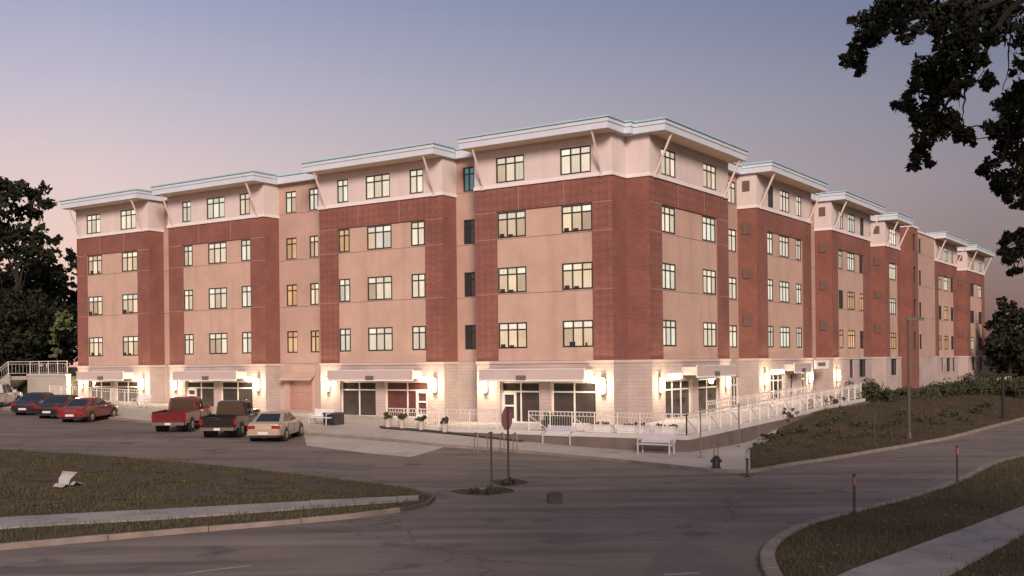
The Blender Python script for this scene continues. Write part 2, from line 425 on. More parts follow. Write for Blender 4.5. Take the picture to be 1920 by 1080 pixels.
# ------------------------------------------------------------------ ground
def sheet(name, poly, off, m, cell=1.6, kind='structure'):
    bm = bmesh.new()
    vs = [bm.verts.new((p[0], p[1], 0)) for p in poly]
    for t in tessellate_polygon([[Vector((p[0], p[1], 0)) for p in poly]]):
        if len(set(t)) == 3: bm.faces.new([vs[i] for i in t])
    xs = [p[0] for p in poly]; ys = [p[1] for p in poly]
    for ax, lo, hi in ((0, min(xs), max(xs)), (1, min(ys), max(ys))):
        n = max(1, int((hi - lo) / cell)); 
        for i in range(1, n):
            co = [0, 0, 0]; no = [0, 0, 0]; co[ax] = lo + (hi - lo) * i / n; no[ax] = 1
            bmesh.ops.bisect_plane(bm, geom=bm.verts[:] + bm.edges[:] + bm.faces[:], plane_co=co, plane_no=no)
    for v in bm.verts: v.co.z = T(v.co.x, v.co.y) + off
    bmesh.ops.recalc_face_normals(bm, faces=bm.faces)
    if sum(f.normal.z for f in bm.faces) < 0: bmesh.ops.reverse_faces(bm, faces=bm.faces)
    me = bpy.data.meshes.new(name); bm.to_mesh(me); bm.free(); uv_of(me); me.materials.append(M[m])
    o = link(name, me)
    return tag(o, kind=kind) if kind else o
def smooth(pts, n=6):
    P = [Vector((p[0], p[1])) for p in pts]; P = [P[0] * 2 - P[1]] + P + [P[-1] * 2 - P[-2]]; o = []
    for i in range(1, len(P) - 2):
        for k in range(n):
            t = k / n
            o.append(0.5 * ((2 * P[i]) + (P[i + 1] - P[i - 1]) * t + (2 * P[i - 1] - 5 * P[i] + 4 * P[i + 1] - P[i + 2]) * t * t + (3 * P[i] - P[i - 1] - 3 * P[i + 1] + P[i + 2]) * t ** 3))
    o.append(P[-2]); return o
def G(pts, off=0.0): return [gp(*p, off) for p in pts]
def offset(pts, d):
    o = []
    for i, p in enumerate(pts):
        a, b = pts[max(0, i - 1)], pts[min(len(pts) - 1, i + 1)]
        t = Vector((b[0] - a[0], b[1] - a[1])).normalized()
        o.append(Vector((p[0] - t.y * d, p[1] + t.x * d)))
    return o
def kerb(name, pts, w=0.16, z0=-0.1, z1=0.13, m='kerb'):
    a, b = offset(pts, -w / 2), offset(pts, w / 2); mb = MB(); rings = []
    for p, q in zip(a, b):
        zp, zq = T(p[0], p[1]), T(q[0], q[1])
        rings.append([(p.x, p.y, zp + z0), (q.x, q.y, zq + z0), (q.x, q.y, zq + z1 - 0.015), (q.x * .85 + p.x * .15, q.y * .85 + p.y * .15, zq + z1), (p.x * .85 + q.x * .15, p.y * .85 + q.y * .15, zp + z1), (p.x, p.y, zp + z1 - 0.015)])
    mb.loft(rings)
    return tag(mb.build(name, m, fix=True), kind='structure')

def kerb_run(pts, w, ln, m='kerb'):
    root = empty('kerb', (0, 0, 0)); root['kind'] = 'structure'
    L = [0.0]
    for a, b in zip(pts, pts[1:]): L.append(L[-1] + (Vector(b[:2]) - Vector(a[:2])).length)
    def P(t):
        for i in range(len(pts) - 1):
            if t <= L[i + 1]: return Vector(pts[i][:2]).lerp(Vector(pts[i + 1][:2]), (t - L[i]) / max(1e-9, L[i + 1] - L[i]))
        return Vector(pts[-1][:2])
    t = 0.0
    while t < L[-1] - .2:
        e = min(t + ln, L[-1]); dz = rng.uniform(-.012, .012); sh_ = rng.uniform(-.012, .012)
        q = [P(t + .012 + (e - t - .024) * k / 3) for k in range(4)]
        a, b = offset(q, -w / 2 + sh_), offset(q, w / 2 + sh_); rings = []
        for p, r in zip(a, b):
            zp, zq = T(p[0], p[1]) + dz, T(r[0], r[1]) + dz
            rings.append([(p.x, p.y, zp - .1), (r.x, r.y, zq - .1), (r.x, r.y, zq + .115), (r.x * .85 + p.x * .15, r.y * .85 + p.y * .15, zq + .13), (p.x * .85 + r.x * .15, p.y * .85 + r.y * .15, zp + .13), (p.x, p.y, zp + .11)])
        mb = MB(); mb.loft(rings); mb.build('kerb_stone', m, root, fix=True)
        t = e

gx = sorted(set([-1500, -900, -500, -300, -200, -150] + list(range(-120, 161, 5)) + [200, 300, 500, 900, 1500]))
gy = sorted(set([-300, -150, -80, -40] + list(range(-20, 241, 5)) + [300, 450, 700, 1100, 1700, 2600]))
mb = MB()
for y in gy:
    for x in gx: mb.v.append((x, y, T(x, y) - 0.2))
nx = len(gx)
for j in range(len(gy) - 1):
    for i in range(nx - 1): mb.f.append((j * nx + i, j * nx + i + 1, (j + 1) * nx + i + 1, (j + 1) * nx + i))
tag(mb.build('ground', 'earth', smooth=True), kind='structure')

# kerb lines taken off the photograph, as plan curves on the terrain
K_ISLAND_S = smooth(G([(-700, 1105), (-350, 1066), (0, 1031), (330, 1001), (640, 974), (760, 957), (800, 948)]))
K_ISLAND_N = smooth(G([(812, 936), (760, 921), (640, 904), (430, 880), (260, 864), (0, 846), (-300, 828), (-700, 806)]))
K_PLAZA = smooth(G([(-190, 756), (-90, 762), (0, 768), (200, 785), (278, 793), (420, 804), (567, 815), (740, 828), (819, 837), (900, 843), (1000, 851), (1150, 865), (1290, 880), (1350, 886), (1410, 886), (1480, 874), (1560, 862), (1640, 848), (1720, 834), (1800, 818), (1920, 786), (2040, 752), (2180, 722)]))
K_RIGHT = smooth(G([(2500, 762), (2200, 800), (2040, 828), (1920, 858), (1860, 875), (1800, 905), (1720, 934), (1600, 966), (1520, 988), (1470, 1010), (1443, 1036), (1440, 1060), (1452, 1090), (1475, 1150), (1500, 1230), (1540, 1400)]))
road = list(K_ISLAND_S) + list(K_ISLAND_N) + list(K_PLAZA) + list(K_RIGHT) + G([(200, 1800), (-700, 1400)])
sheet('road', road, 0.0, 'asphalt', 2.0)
kerb_run(list(K_ISLAND_S)[8:-7], .17, 2.4)
kerb('kerb', list(K_ISLAND_S)[-8:] + list(K_ISLAND_N), z1=.11, m='kerb_dark')
kerb('kerb', K_PLAZA)
kr = [p for p in K_RIGHT if p[1] < 75 and p[1] > 9]
kerb_run(kr, .3, 1.8)

# grass island on the left with its footpath of slabs
far_l = [Vector((-70, 40)), Vector((-70, 30))]
island = offset(K_ISLAND_S, 0.08) + offset(K_ISLAND_N, 0.08)
sheet('lawn', island, 0.10, 'turf', 1.5)
SLABS = []
def slabs(name, e1, e2, n, m, off=0.13, gap=0.012, th=0.12):
    """a pavement laid slab by slab between two edges"""
    base = None
    def samp(c, t):
        L = [0.0]
        for a, b in zip(c, c[1:]): L.append(L[-1] + (Vector(b[:2]) - Vector(a[:2])).length)
        t *= L[-1]
        for i in range(len(c) - 1):
            if t <= L[i + 1] + 1e-9:
                f = (t - L[i]) / max(1e-9, L[i + 1] - L[i]); return Vector(c[i][:2]).lerp(Vector(c[i + 1][:2]), f)
        return Vector(c[-1][:2])
    root = empty(name, (0, 0, 0)); root['kind'] = 'structure'
    for i in range(n):
        t0, t1 = i / n, (i + 1) / n
        q = [samp(e1, t0), samp(e1, t1), samp(e2, t1), samp(e2, t0)]
        c = sum(q, Vector((0, 0))) / 4
        q = [p + (c - p).normalized() * gap for p in q]
        dz = rng.uniform(-0.006, 0.006); SLABS.append(([tuple(p) for p in q], 1.0))
        b = MB(); top = [(p.x, p.y, T(p.x, p.y) + off + dz) for p in q]; bot = [(x, y, z - th) for x, y, z in top]
        b.add(bot + top, [(0, 1, 2, 3), (7, 6, 5, 4), (0, 4, 5, 1), (1, 5, 6, 2), (2, 6, 7, 3), (3, 7, 4, 0)])
        b.build('slab', m, root, fix=True)
    return root
slabs('footpath', smooth(G([(-500, 1046), (0, 1000), (330, 980), (640, 956), (785, 946)])), smooth(G([(-500, 1022), (0, 980), (330, 962), (640, 944), (785, 937)])), 26, 'concrete_walk', 0.14)
# right lawn and its wider footpath
lawn_r = list(offset(K_RIGHT, 0.16)) + G([(2600, 1400), (2900, 900)])
sheet('lawn', lawn_r, 0.10, 'turf', 1.5)
slabs('footpath', smooth(G([(1380, 1190), (1585, 1085), (1750, 1023), (1920, 957), (2060, 905), (2300, 845)])), smooth(G([(1570, 1210), (1790, 1085), (1860, 1046), (1920, 1011), (2060, 940), (2300, 868)])), 15, 'concrete_walk', 0.14, 0.015)

# plaza in front of the shops, kerb line to the building
kp = [p for p in offset(K_PLAZA, 0.08)]
kpa = [p for p in kp if p[1] < 140 and -75 < p[0]]
iR = max(range(len(kpa)), key=lambda i: -abs(kpa[i][0] - gp(1410, 886).x) - (0 if i > 30 else 100))
sheet('plaza', kpa[:iR + 1] + [W(-3, -7.5), W(4, -6.2), W(8, -5), W(8, 2), W(2, 2), W(2, 62), W(-4, 64), W(-10, 60)], 0.12, 'concrete', 1.6)
sheet('planted_bank', [kpa[iR] + Vector((-.12, .05))] + kpa[iR:] + [W(140, -20), W(130, 2), W(8.2, 2), W(8, -4.9), W(4, -6.0), W(-3, -7.3)], 0.09, 'mulch', 2.0)
sheet('lawn', [W(26, -5), W(50, -9), W(110, -12), W(110, -0.5), W(26, -0.5)], 0.14, 'turf', 2.0)
# bare earth showing through the island turf, thickest towards the tip
for k in range(48):
    px = 640 - 330 * rng.random() ** 1.6 if k < 34 else rng.uniform(20, 320); y0 = 885 + (px - 640) * .095 + 24; y1 = 940 + (640 - px) * .055 - 10
    py = y0 + (y1 - y0) * rng.random(); a = rng.uniform(16, 46); b = a * rng.uniform(.10, .2)
    q = [(px + a * math.cos(t) * rng.uniform(.6, 1.15), py + b * math.sin(t) * rng.uniform(.6, 1.15)) for t in [2 * math.pi * i / 11 for i in range(11)]]
    bp_ = smooth(G(q + q[:1]), 3)[:-1]; SLABS.append(([(p[0], p[1]) for p in bp_], .85))
    sheet('bare_patch', bp_, 0.104 + .0006 * k, 'bare_earth', 1.0)
# paint on the road
def stripe(name, pts, w, off=0.006):
    a, b = offset(pts, -w / 2), offset(pts, w / 2); mb = MB()
    for p, q in zip(a, b): mb.v += [(p.x, p.y, T(p.x, p.y) + off), (q.x, q.y, T(q.x, q.y) + off)]
    for i in range(len(a) - 1): mb.f.append((2 * i, 2 * i + 1, 2 * i + 3, 2 * i + 2))
    o = mb.build(name, 'paint_white', fix=True)
    if o.data.polygons[0].normal.z < 0: o.data.flip_normals()
    return tag(o, kind='structure')
stripe('lane_marking', smooth(G([(330, 1078), (400, 1069), (470, 1061)])), 0.12)
stripe('lane_marking', smooth(G([(1245, 1078), (1280, 1076), (1312, 1074)])), 0.14)
# dirt washed round the two sign posts, and old repairs
for q in ([(842, 921), (872, 917), (900, 919), (930, 913), (958, 917), (962, 923), (930, 926), (905, 929), (868, 927)], [(918, 902), (940, 900), (958, 897), (982, 901), (990, 906), (962, 909), (936, 910)]):
    sheet('dirt_patch', smooth(G(q + q[:1]))[:-1], 0.006, 'mulch', 0.8)
sheet('asphalt_patch', G([(560, 862), (700, 872), (690, 884), (545, 874)]), 0.004, 'asphalt_dark', 2.0)
sheet('concrete_apron', G([(570, 816), (740, 829), (835, 838), (770, 857), (690, 850), (575, 836)]), 0.004, 'concrete', 1.0)
sheet('asphalt_patch', G([(1205, 1082), (1225, 1040), (1275, 1012), (1330, 1030), (1400, 1062), (1430, 1086)]), 0.004, 'asphalt_dark', 2.0)

# ------------------------------------------------------------------ the apartment building (local axes: x = v along the right front, y = u along the left front)
B = empty('apartment_building', (C0[0], C0[1], 0), ANG, 'long five storey brick and tan apartment block with shops below and lit windows', 'apartment building')
ZB, ZT, ZW, ZE = HC, HC + 10.14, HC + 12.45, HC + 13.15      # brick foot, brick head, soffit, roof edge
SILLS = [HC + 0.74, HC + 3.97, HC + 7.2, HC + 10.42]
WH = 1.5
def fb(mb, f, s0, s1, d0, d1, z0, z1):
    """box on a front: s along it, d outwards"""
    return mb.box(-d1, -d0, s0, s1, z0, z1) if f == 'L' else mb.box(s0, s1, -d1, -d0, z0, z1)
def fp(f, s, d, z): return Vector((-d, s, z)) if f == 'L' else Vector((s, -d, z))
def part(name, m, parent=None, fill=None):
    mb = MB(); fill(mb); return mb.build(name, m, parent or B)
def holed(mb, f, s0, s1, d0, d1, z0, z1, holes):
    hs = [h for h in holes if h[1] > s0 and h[0] < s1 and h[3] > z0 and h[2] < z1]
    zs = sorted({z0, z1} | {min(z1, max(z0, z)) for h in hs for z in h[2:4]})
    for a, b in zip(zs, zs[1:]):
        cur = s0
        for h in sorted(h for h in hs if h[2] < (a + b) / 2 < h[3]):
            if h[0] > cur + 1e-4: fb(mb, f, cur, h[0], d0, d1, a, b)
            cur = max(cur, h[1])
        if cur < s1 - 1e-4: fb(mb, f, cur, s1, d0, d1, a, b)
# windows: shared meshes, one object each, panes as children
WMESH = {}
def pane_mesh(w, h, m):
    k = ('p', round(w, 3), round(h, 3), m)
    if k not in WMESH:
        mb = MB().box(-w / 2, w / 2, -0.012, 0.012, 0, h); WMESH[k] = mb.mesh('pane', m)
        L = WMESH[k].uv_layers[0].data
        for p in WMESH[k].polygons:
            for li in p.loop_indices:
                c = WMESH[k].vertices[WMESH[k].loops[li].vertex_index].co; L[li].uv = (c.x, c.z)
    return WMESH[k]
def frame_mesh(w, h, cols, tr, m, t=0.085, dep=0.10, door=None):
    k = ('f', round(w, 3), round(h, 3), cols, round(tr, 3), m)
    if k not in WMESH:
        mb = MB(); a = dep / 2
        mb.box(-w / 2, -w / 2 + t, -a, a, 0, h); mb.box(w / 2 - t, w / 2, -a, a, 0, h)
        mb.box(-w / 2 + t, w / 2 - t, -a, a, 0, t); mb.box(-w / 2 + t, w / 2 - t, -a, a, h - t, h)
        if tr: mb.box(-w / 2 + t, w / 2 - t, -a + .01, a - .01, h * (1 - tr) - t / 2, h * (1 - tr) + t / 2)
        for i in range(1, cols):
            x = -w / 2 + t / 2 + (w - t) * i / cols; segs = [(t, h - t)] if not tr else [(t, h * (1 - tr) - t / 2), (h * (1 - tr) + t / 2, h - t)]
            for z0, z1 in segs: mb.box(x - t / 2, x + t / 2, -a + .01, a - .01, z0, z1)
        WMESH[k] = mb.mesh('frame', m)
    return WMESH[k]
npanes = [0]
def window(f, s0, s1, z, h=WH, d=-0.15, kind='pane_cream', cols=None, tr=0.28, fm='dark_frame', name='window', parent=None, merge=False, t=0.085, things=False):
    w = s1 - s0
    cols = cols or (3 if w > 1.45 else 2 if w > 0.75 else 1)
    o = link(name, frame_mesh(w, h, cols, tr, fm, t), parent or B, fp(f, (s0 + s1) / 2, d, z), R(90) if f == 'L' else R(180))
    rows = [(0, h * (1 - tr)), (h * (1 - tr), h)] if tr else [(0, h)]
    if merge: mb = MB()
    for z0, z1 in rows:
        for i in range(cols):
            cw = (w - t) / cols; x = -w / 2 + t / 2 + cw * (i + .5)
            if merge: mb.box(x - cw / 2 + .003, x + cw / 2 - .003, -0.022, 0.002, z0 + .003, z1 - .003)
            else:
                npanes[0] += 1
                km = kind
                if kind in ('pane_warm', 'pane_cream', 'pane_cool'):
                    if z0 > 0 and rng.random() < .7: km = 'pane_bright'
                    elif z0 == 0 and rng.random() < (.30 if kind == 'pane_warm' else .10): km = 'pane_curtain'
                link('pane', pane_mesh(cw - .004, z1 - z0 - .004, km), o, (x, -0.01, z0 + .002))
    if merge: mb.build('pane', kind, o)['kind'] = 'stuff'
    if things:
        for x0, ww, hh in things: MB().box(x0 - ww / 2, x0 + ww / 2, 0.055, 0.10, 0.05, 0.05 + hh).build('sill_clutter', 'dark_box', o)
    return o
CLUT = [[(-0.1, .22, .12), (0.62, .38, .27)], [(-.55, .1, .2), (.35, .36, .26)], [(.05, .3, .14), (.66, .3, .2)]]
def storefront(f, s0, s1, z0, z1, cols=2, glass='shop_glass', door=None):
    """white framed shop window with a transom light; door = 'a' or 'b' end"""
    w, h = s1 - s0, z1 - z0
    o = window(f, s0, s1, z0, h, -0.18, glass, cols, 0.24, 'white_frame', 'shop_window', t=0.085)
    if door:
        sg = (1 if door == 'b' else -1) * (1 if f == 'L' else -1)
        dw = 0.95; x = sg * (w / 2 - 0.085 - dw / 2); dh = h * 0.76 - 0.05
        dm = MB().box(x - dw / 2, x - dw / 2 + .13, -.09, .10, 0, dh).box(x + dw / 2 - .13, x + dw / 2, -.09, .10, 0, dh).box(x - dw / 2 + .13, x + dw / 2 - .13, -.09, .10, 0, .25).box(x - dw / 2 + .13, x + dw / 2 - .13, -.09, .10, dh - .13, dh).box(x - dw / 2 + .13, x + dw / 2 - .13, -.08, .09, 0.95, 1.05)
        dd = dm.build('door', 'white_frame', o)
    return o
def canopy(f, s0, s1, z0, lit, d=1.0, sign=None):
    c = part('canopy', 'canopy', None, lambda mb: [fb(mb, f, s0, s1, d - .06, d, z0, z0 + .62), fb(mb, f, s0, s1, 0.002, d - .06, z0 + .12, z0 + .2), fb(mb, f, s0, s0 + .06, .002, d - .06, z0 + .2, z0 + .6), fb(mb, f, s1 - .06, s1, .002, d - .06, z0 + .2, z0 + .6)])
    MBt = MB(); fb(MBt, f, s0 - .03, s1 + .03, d - .07, d + .03, z0 + .62, z0 + .67); fb(MBt, f, s0 - .02, s1 + .02, d, d + .03, z0 - .04, z0 + .06)
    t = MBt.build('canopy_trim', 'white_trim', c)
    sp = sign if sign is not None else (s0 + s1) / 2
    x = MB(); fb(x, f, sp - .32, sp + .32, d + .004, d + .07, z0 + .04, z0 + .30); x.build('sign_plate', 'sign_plate', c)
    if lit:
        x = MB(); fb(x, f, lit[0], lit[1], 0.004, 0.10, z0 - .04, z0 + .24); x.build('strip_light', 'strip_glow', c)
        l = bpy.data.lights.new('strip_lamp', 'AREA'); l.energy = 40; l.color = (1, .86, .62); l.shape = 'RECTANGLE'; l.size = lit[1] - lit[0]; l.size_y = 0.25
        lo = bpy.data.objects.new('strip_lamp', l); COL.objects.link(lo); lo.parent = c
        lo.location = fp(f, (lit[0] + lit[1]) / 2, 0.13, z0 + .08)
        lo.rotation_euler = (R(62), 0, R(-90)) if f == 'L' else (R(62), 0, 0)
    return c
def roof(f, s0, s1, front=1.2, back=-6.0, side=(0.25, 0.25), z=0.0, extra=None):
    a, b = s0 - side[0], s1 + side[1]
    r = part('roof', 'fascia', None, lambda mb: [fb(mb, f, a, b, back, front, ZW + z, ZW + z + .36), fb(mb, f, a - .05, b + .05, back, front + .05, ZW + z + .36, ZW + z + .58)])
    mb = MB()
    # shallow standing seam slope above the fascia
    q = [fp(f, a - .13, front + .13, ZW + z + .58), fp(f, b + .13, front + .13, ZW + z + .58), fp(f, b + .13, back, ZW + z + .58), fp(f, a - .13, back, ZW + z + .58)]
    t = [fp(f, a - .13, front + .13, ZW + z + .66), fp(f, b + .13, front + .13, ZW + z + .66), fp(f, b - 1.6, back + 1.5, ZW + z + 1.15), fp(f, a + 1.6, back + 1.5, ZW + z + 1.15)]
    t2 = [t[0], t[1], fp(f, b + .13, back, ZW + z + .66), fp(f, a - .13, back, ZW + z + .66)]
    mb.add(q + t2, [(0, 1, 2, 3), (4, 5, 6, 7), (0, 4, 5, 1), (1, 5, 6, 2), (2, 6, 7, 3), (3, 7, 4, 0)])
    mb.build('roof_sheet', 'roof_metal', r, fix=True)
    so = MB(); fb(so, f, a + .08, b - .08, 0.05, front - .08, ZW + z - .012, ZW + z - .003); so.build('soffit', 'soffit', r)
    return r
def strut(f, s, front=1.2, z0=ZT + 0.18):
    part('roof_strut', 'strut_paint', None, lambda mb: [mb.bar(fp(f, s, 0.07, z0), fp(f, s, front - .12, ZW - .02), .07, .11), fb(mb, f, s - .10, s + .10, 0.062, .12, z0 - .22, z0 + .16)])
def bay(f, s0, s1, pl, pr, wins, kinds, shops=(), z_floor=0.5, d_back=-1.4, patterned=(False, False), merge=False, clutter=False, ends=None, lower_wins=None, front=1.2, side=(.25, .25), struts=True, opening_top=3.0):
    """one projecting bay: brick frame, tan panels, white top storey, stone foot"""
    p0, p1 = s0 + pl, s1 - pr
    core = -0.25
    e0, e1 = ends or (d_back, d_back)
    bm_ = 'brick_patterned' if patterned[0] else 'brick'
    part('brick_core', 'brick', None, lambda mb: fb(mb, f, s0, s1, -3.2, core, ZB, ZT))
    if pl > 0.01: part('brick_pier', 'brick_patterned' if patterned[0] else 'brick', None, lambda mb: fb(mb, f, s0, p0, core, 0, ZB, HC + 8.75))
    if pr > 0.01: part('brick_pier', 'brick_patterned' if patterned[1] else 'brick', None, lambda mb: fb(mb, f, p1, s1, core, 0, ZB, HC + 8.75))
    part('brick_header', bm_, None, lambda mb: fb(mb, f, s0, s1, core, 0, HC + 8.753, ZT))
    # control joints of the brick frame: thin pale mortar lines standing 3 mm proud
    def joints(mb):
        n = max(2, round((s1 - s0) / 3.6))
        for i in range(1, n): fb(mb, f, s0 + (s1 - s0) * i / n - .014, s0 + (s1 - s0) * i / n + .014, .001, .004, HC + 8.76, ZT - .01)
        if pl > 1: fb(mb, f, s0 + .01, p0 - .004, .001, .004, HC + 8.72, HC + 8.745)
        if pr > 1: fb(mb, f, p1 + .004, s1 - .01, .001, .004, HC + 8.72, HC + 8.745)
        for a, b, k in ((s0, p0, pl), (p1, s1, pr)):
            if k > 1:
                for z in (SILLS[1] - .06, SILLS[2] - .06): fb(mb, f, a + .01, b - .01, .001, .0035, z, z + .02)
    if not merge: part('control_joint', 'joint', None, joints)['kind'] = 'stuff'
    holes = [(a, b, z, z + WH) for (a, b) in wins for z in SILLS]
    cuts = [ZB, SILLS[1] - .06, SILLS[2] - .06, HC + 8.75]
    for za, zb in zip(cuts, cuts[1:]):
        part('tan_panel', 'tan_cladding', None, lambda mb: holed(mb, f, p0 + .003, p1 - .003, core, -.08, za + .012, zb - .012, holes))
    part('white_wall', 'white_cladding', None, lambda mb: [holed(mb, f, s0 - .02, s1 + .02, core, 0.03, ZT + .20, ZW, holes), fb(mb, f, s0 - .02, s1 + .02, -3.2, core - .002, ZT + .20, ZW)])
    part('white_band', 'white_trim', None, lambda mb: fb(mb, f, s0 - .06, s1 + .06, -3.15, 0.08, ZT, ZT + .20))
    for k, (z, row) in enumerate(zip(SILLS, kinds)):
        for j, (a, b) in enumerate(wins):
            kd = row[j % len(row)]
            cl = CLUT[rng.randrange(3)] if clutter and k < 3 and b - a > 1.6 and rng.random() < .85 else False
            window(f, a, b, z, d=-.12 if k < 3 else -.05, kind=kd, merge=merge, things=cl)
    # stone foot
    so = [(a, b, z_floor, opening_top) for a, b, *_ in shops]
    if lower_wins: so += [(a, b, 2.5, 4.0) for a, b in lower_wins]
    part('stone_wall', 'stone', None, lambda mb: [holed(mb, f, s0, s1, -.42, .03, -.5, ZB - .16, so), fb(mb, f, s0, s1, -3.2, -.423, -.5, ZB - .16)])
    part('stone_band', 'stone_trim', None, lambda mb: fb(mb, f, s0 - .04, s1 + .04, -3.15, .08, ZB - .16, ZB - .003))
    for a, b, *o in shops: storefront(f, a, b, z_floor + .02, opening_top, **(o[0] if o else {}))
    for a, b in lower_wins or (): window(f, a, b, 2.5, d=-.1, kind='pane_dark', merge=True)
    roof(f, s0, s1, front, side=side)
    if struts:
        strut(f, s0 + .62, front); strut(f, s1 - .62, front)
def linkwall(f, s0, s1, wins, kinds, d=-1.35, merge=False, lower=None, roofed=True):
    holes = [(a, b, z, z + WH) for (a, b) in wins for z in SILLS]
    cuts = [ZB, SILLS[1] - .06, SILLS[2] - .06, SILLS[3] - .06, ZW]
    for za, zb in zip(cuts, cuts[1:]):
        part('link_panel', 'link_cladding', None, lambda mb: holed(mb, f, s0 + .003, s1 - .003, d - .25, d, za + .012, zb - .012, holes))
    part('link_core', 'link_cladding', None, lambda mb: fb(mb, f, s0 + .003, s1 - .003, d - 1.9, d - .253, -.5, ZW))
    part('link_foot', 'stone', None, lambda mb: holed(mb, f, s0 + .003, s1 - .003, d - .25, d + .02, -.5, ZB, [(a, b, 0.9, 3.0) for a, b in lower or ()]))
    for a, b in lower or (): window(f, a, b, 0.9, 2.1, d - .15, 'shop_glass', fm='white_frame')
    for z, row in zip(SILLS, kinds):
        for j, (a, b) in enumerate(wins): window(f, a, b, z, d=d - .1, kind=row[j % len(row)], merge=merge)
    if roofed:
        r = part('link_roof', 'fascia', None, lambda mb: fb(mb, f, s0 + .32, s1 - .32, d - 4, d + .42, ZW + .003, ZW + .5))
        x = MB(); fb(x, f, s0 + .32, s1 - .32, d - 4, d + .5, ZW + .503, ZW + .58); x.build('roof_sheet', 'roof_metal', r)

def su(px, y=560, v=0.0):
    dx, dy = px - CX, y - CY
    r = (dx - dy * ROLL) / FPX
    return (r * (C0[1] + v * DR[1]) - C0[0] - v * DR[0]) / (DL[0] - r * DL[1])
def sv(px, y=560, u=0.0):
    dx, dy = px - CX, y - CY
    r = (dx - dy * ROLL) / FPX
    return (r * (C0[1] + u * DL[1]) - C0[0] - u * DL[0]) / (DR[0] - r * DR[1])
w_, c_, l_, a_, t_, d_ = 'pane_warm', 'pane_cream', 'pane_cool', 'pane_amber', 'pane_teal', 'pane_dark'
# left front, corner outwards
WA = [(2.76, 4.76), (7.17, 9.17)]
bay('L', 1.46, 10.71, 1.27, 1.51, WA, [[w_, w_], [w_, w_], [w_, w_], [c_, c_]],
    shops=[(2.62, 5.55, dict()), (6.33, 9.05, dict(door='b'))], z_floor=.58, patterned=(True, True), clutter=True, side=(.43, .25))
canopy('L', 2.78, 9.85, 3.08, (2.55, 3.2), sign=6.9)
linkwall('L', 10.71, 13.15, [(11.75, 12.6)], [[d_], [d_], [d_], [t_]])
WBb = [(14.62, 15.72), (17.3, 19.35), (20.85, 21.82)]
bay('L', 13.15, 23.48, 1.41, 1.63, WBb, [[c_, c_, l_], [c_, c_, l_], [c_, l_, a_], [c_, c_, l_]],
    shops=[(14.45, 17.95, dict(door='a', glass='shop_glass_red')), (18.68, 21.75, dict())], z_floor=.72, patterned=(True, True))
canopy('L', 14.85, 21.9, 3.08, (14.35, 15.05), sign=18.3)
linkwall('L', 23.48, 28.67, [(24.9, 25.75), (26.95, 28.0)], [[a_, a_], [w_, a_], [w_, a_], [l_, l_]])
WC = [(30.05, 31.1), (32.62, 34.55), (36.25, 37.24)]
bay('L', 28.67, 38.85, 1.44, 1.57, WC, [[l_, c_, c_], [l_, c_, c_], [l_, c_, l_], [c_, l_, l_]],
    shops=[(30.0, 33.35, dict()), (34.0, 37.1, dict(door='b'))], z_floor=.95)
canopy('L', 30.55, 37.3, 3.08, (30.05, 30.7), sign=33.7)
linkwall('L', 38.85, 41.14, [], [])
WD = [(42.58, 44.5), (47.0, 48.8)]
bay('L', 41.14, 50.15, 1.39, 1.27, WD, [[w_, w_], [w_, w_], [w_, w_], [c_, c_]],
    shops=[(42.6, 45.4, dict()), (45.95, 48.75, dict())], z_floor=1.1, clutter=True)
canopy('L', 43.05, 48.9, 3.08, (42.4, 43.1), sign=45.8)
# end wall and its own eave beyond the last bay
part('end_wall', 'brick', None, lambda mb: mb.box(1.2, 14, 46, 50.0, -.5, ZT))
part('end_wall_top', 'white_cladding', None, lambda mb: mb.box(1.2, 14, 46, 50.0, ZT + .003, ZW - .003))
part('roof', 'fascia', None, lambda mb: [mb.box(0.5, 15, 45, 51.2, ZW + .012, ZW + .37)])
part('roof_strut', 'strut_paint', None, lambda mb: [mb.bar((1.6, 50.05, ZT + .25), (1.6, 51.0, ZW), .11, .14)])
# the notch at the corner
part('corner_brick', 'brick_patterned', None, lambda mb: mb.box(1.535, 4.5, 1.465, 4.5, ZB, ZT))
part('corner_white', 'white_cladding', None, lambda mb: mb.box(1.512, 4.5, 1.442, 4.5, ZT + .2, ZW - .003))
part('corner_band', 'white_trim', None, lambda mb: mb.box(1.47, 4.5, 1.40, 4.5, ZT + .003, ZT + .197))
part('corner_stone', 'stone', None, lambda mb: mb.box(1.538, 4.5, 1.468, 4.5, -.5, ZB - .003))
part('roof', 'fascia', None, lambda mb: [mb.box(.72, 4, .68, 4, ZW - .004, ZW + .356), mb.box(.67, 4, .63, 4, ZW + .356, ZW + .577)])
part('roof_sheet', 'roof_metal', None, lambda mb: mb.box(.59, 4, .55, 4, ZW + .585, ZW + .655))
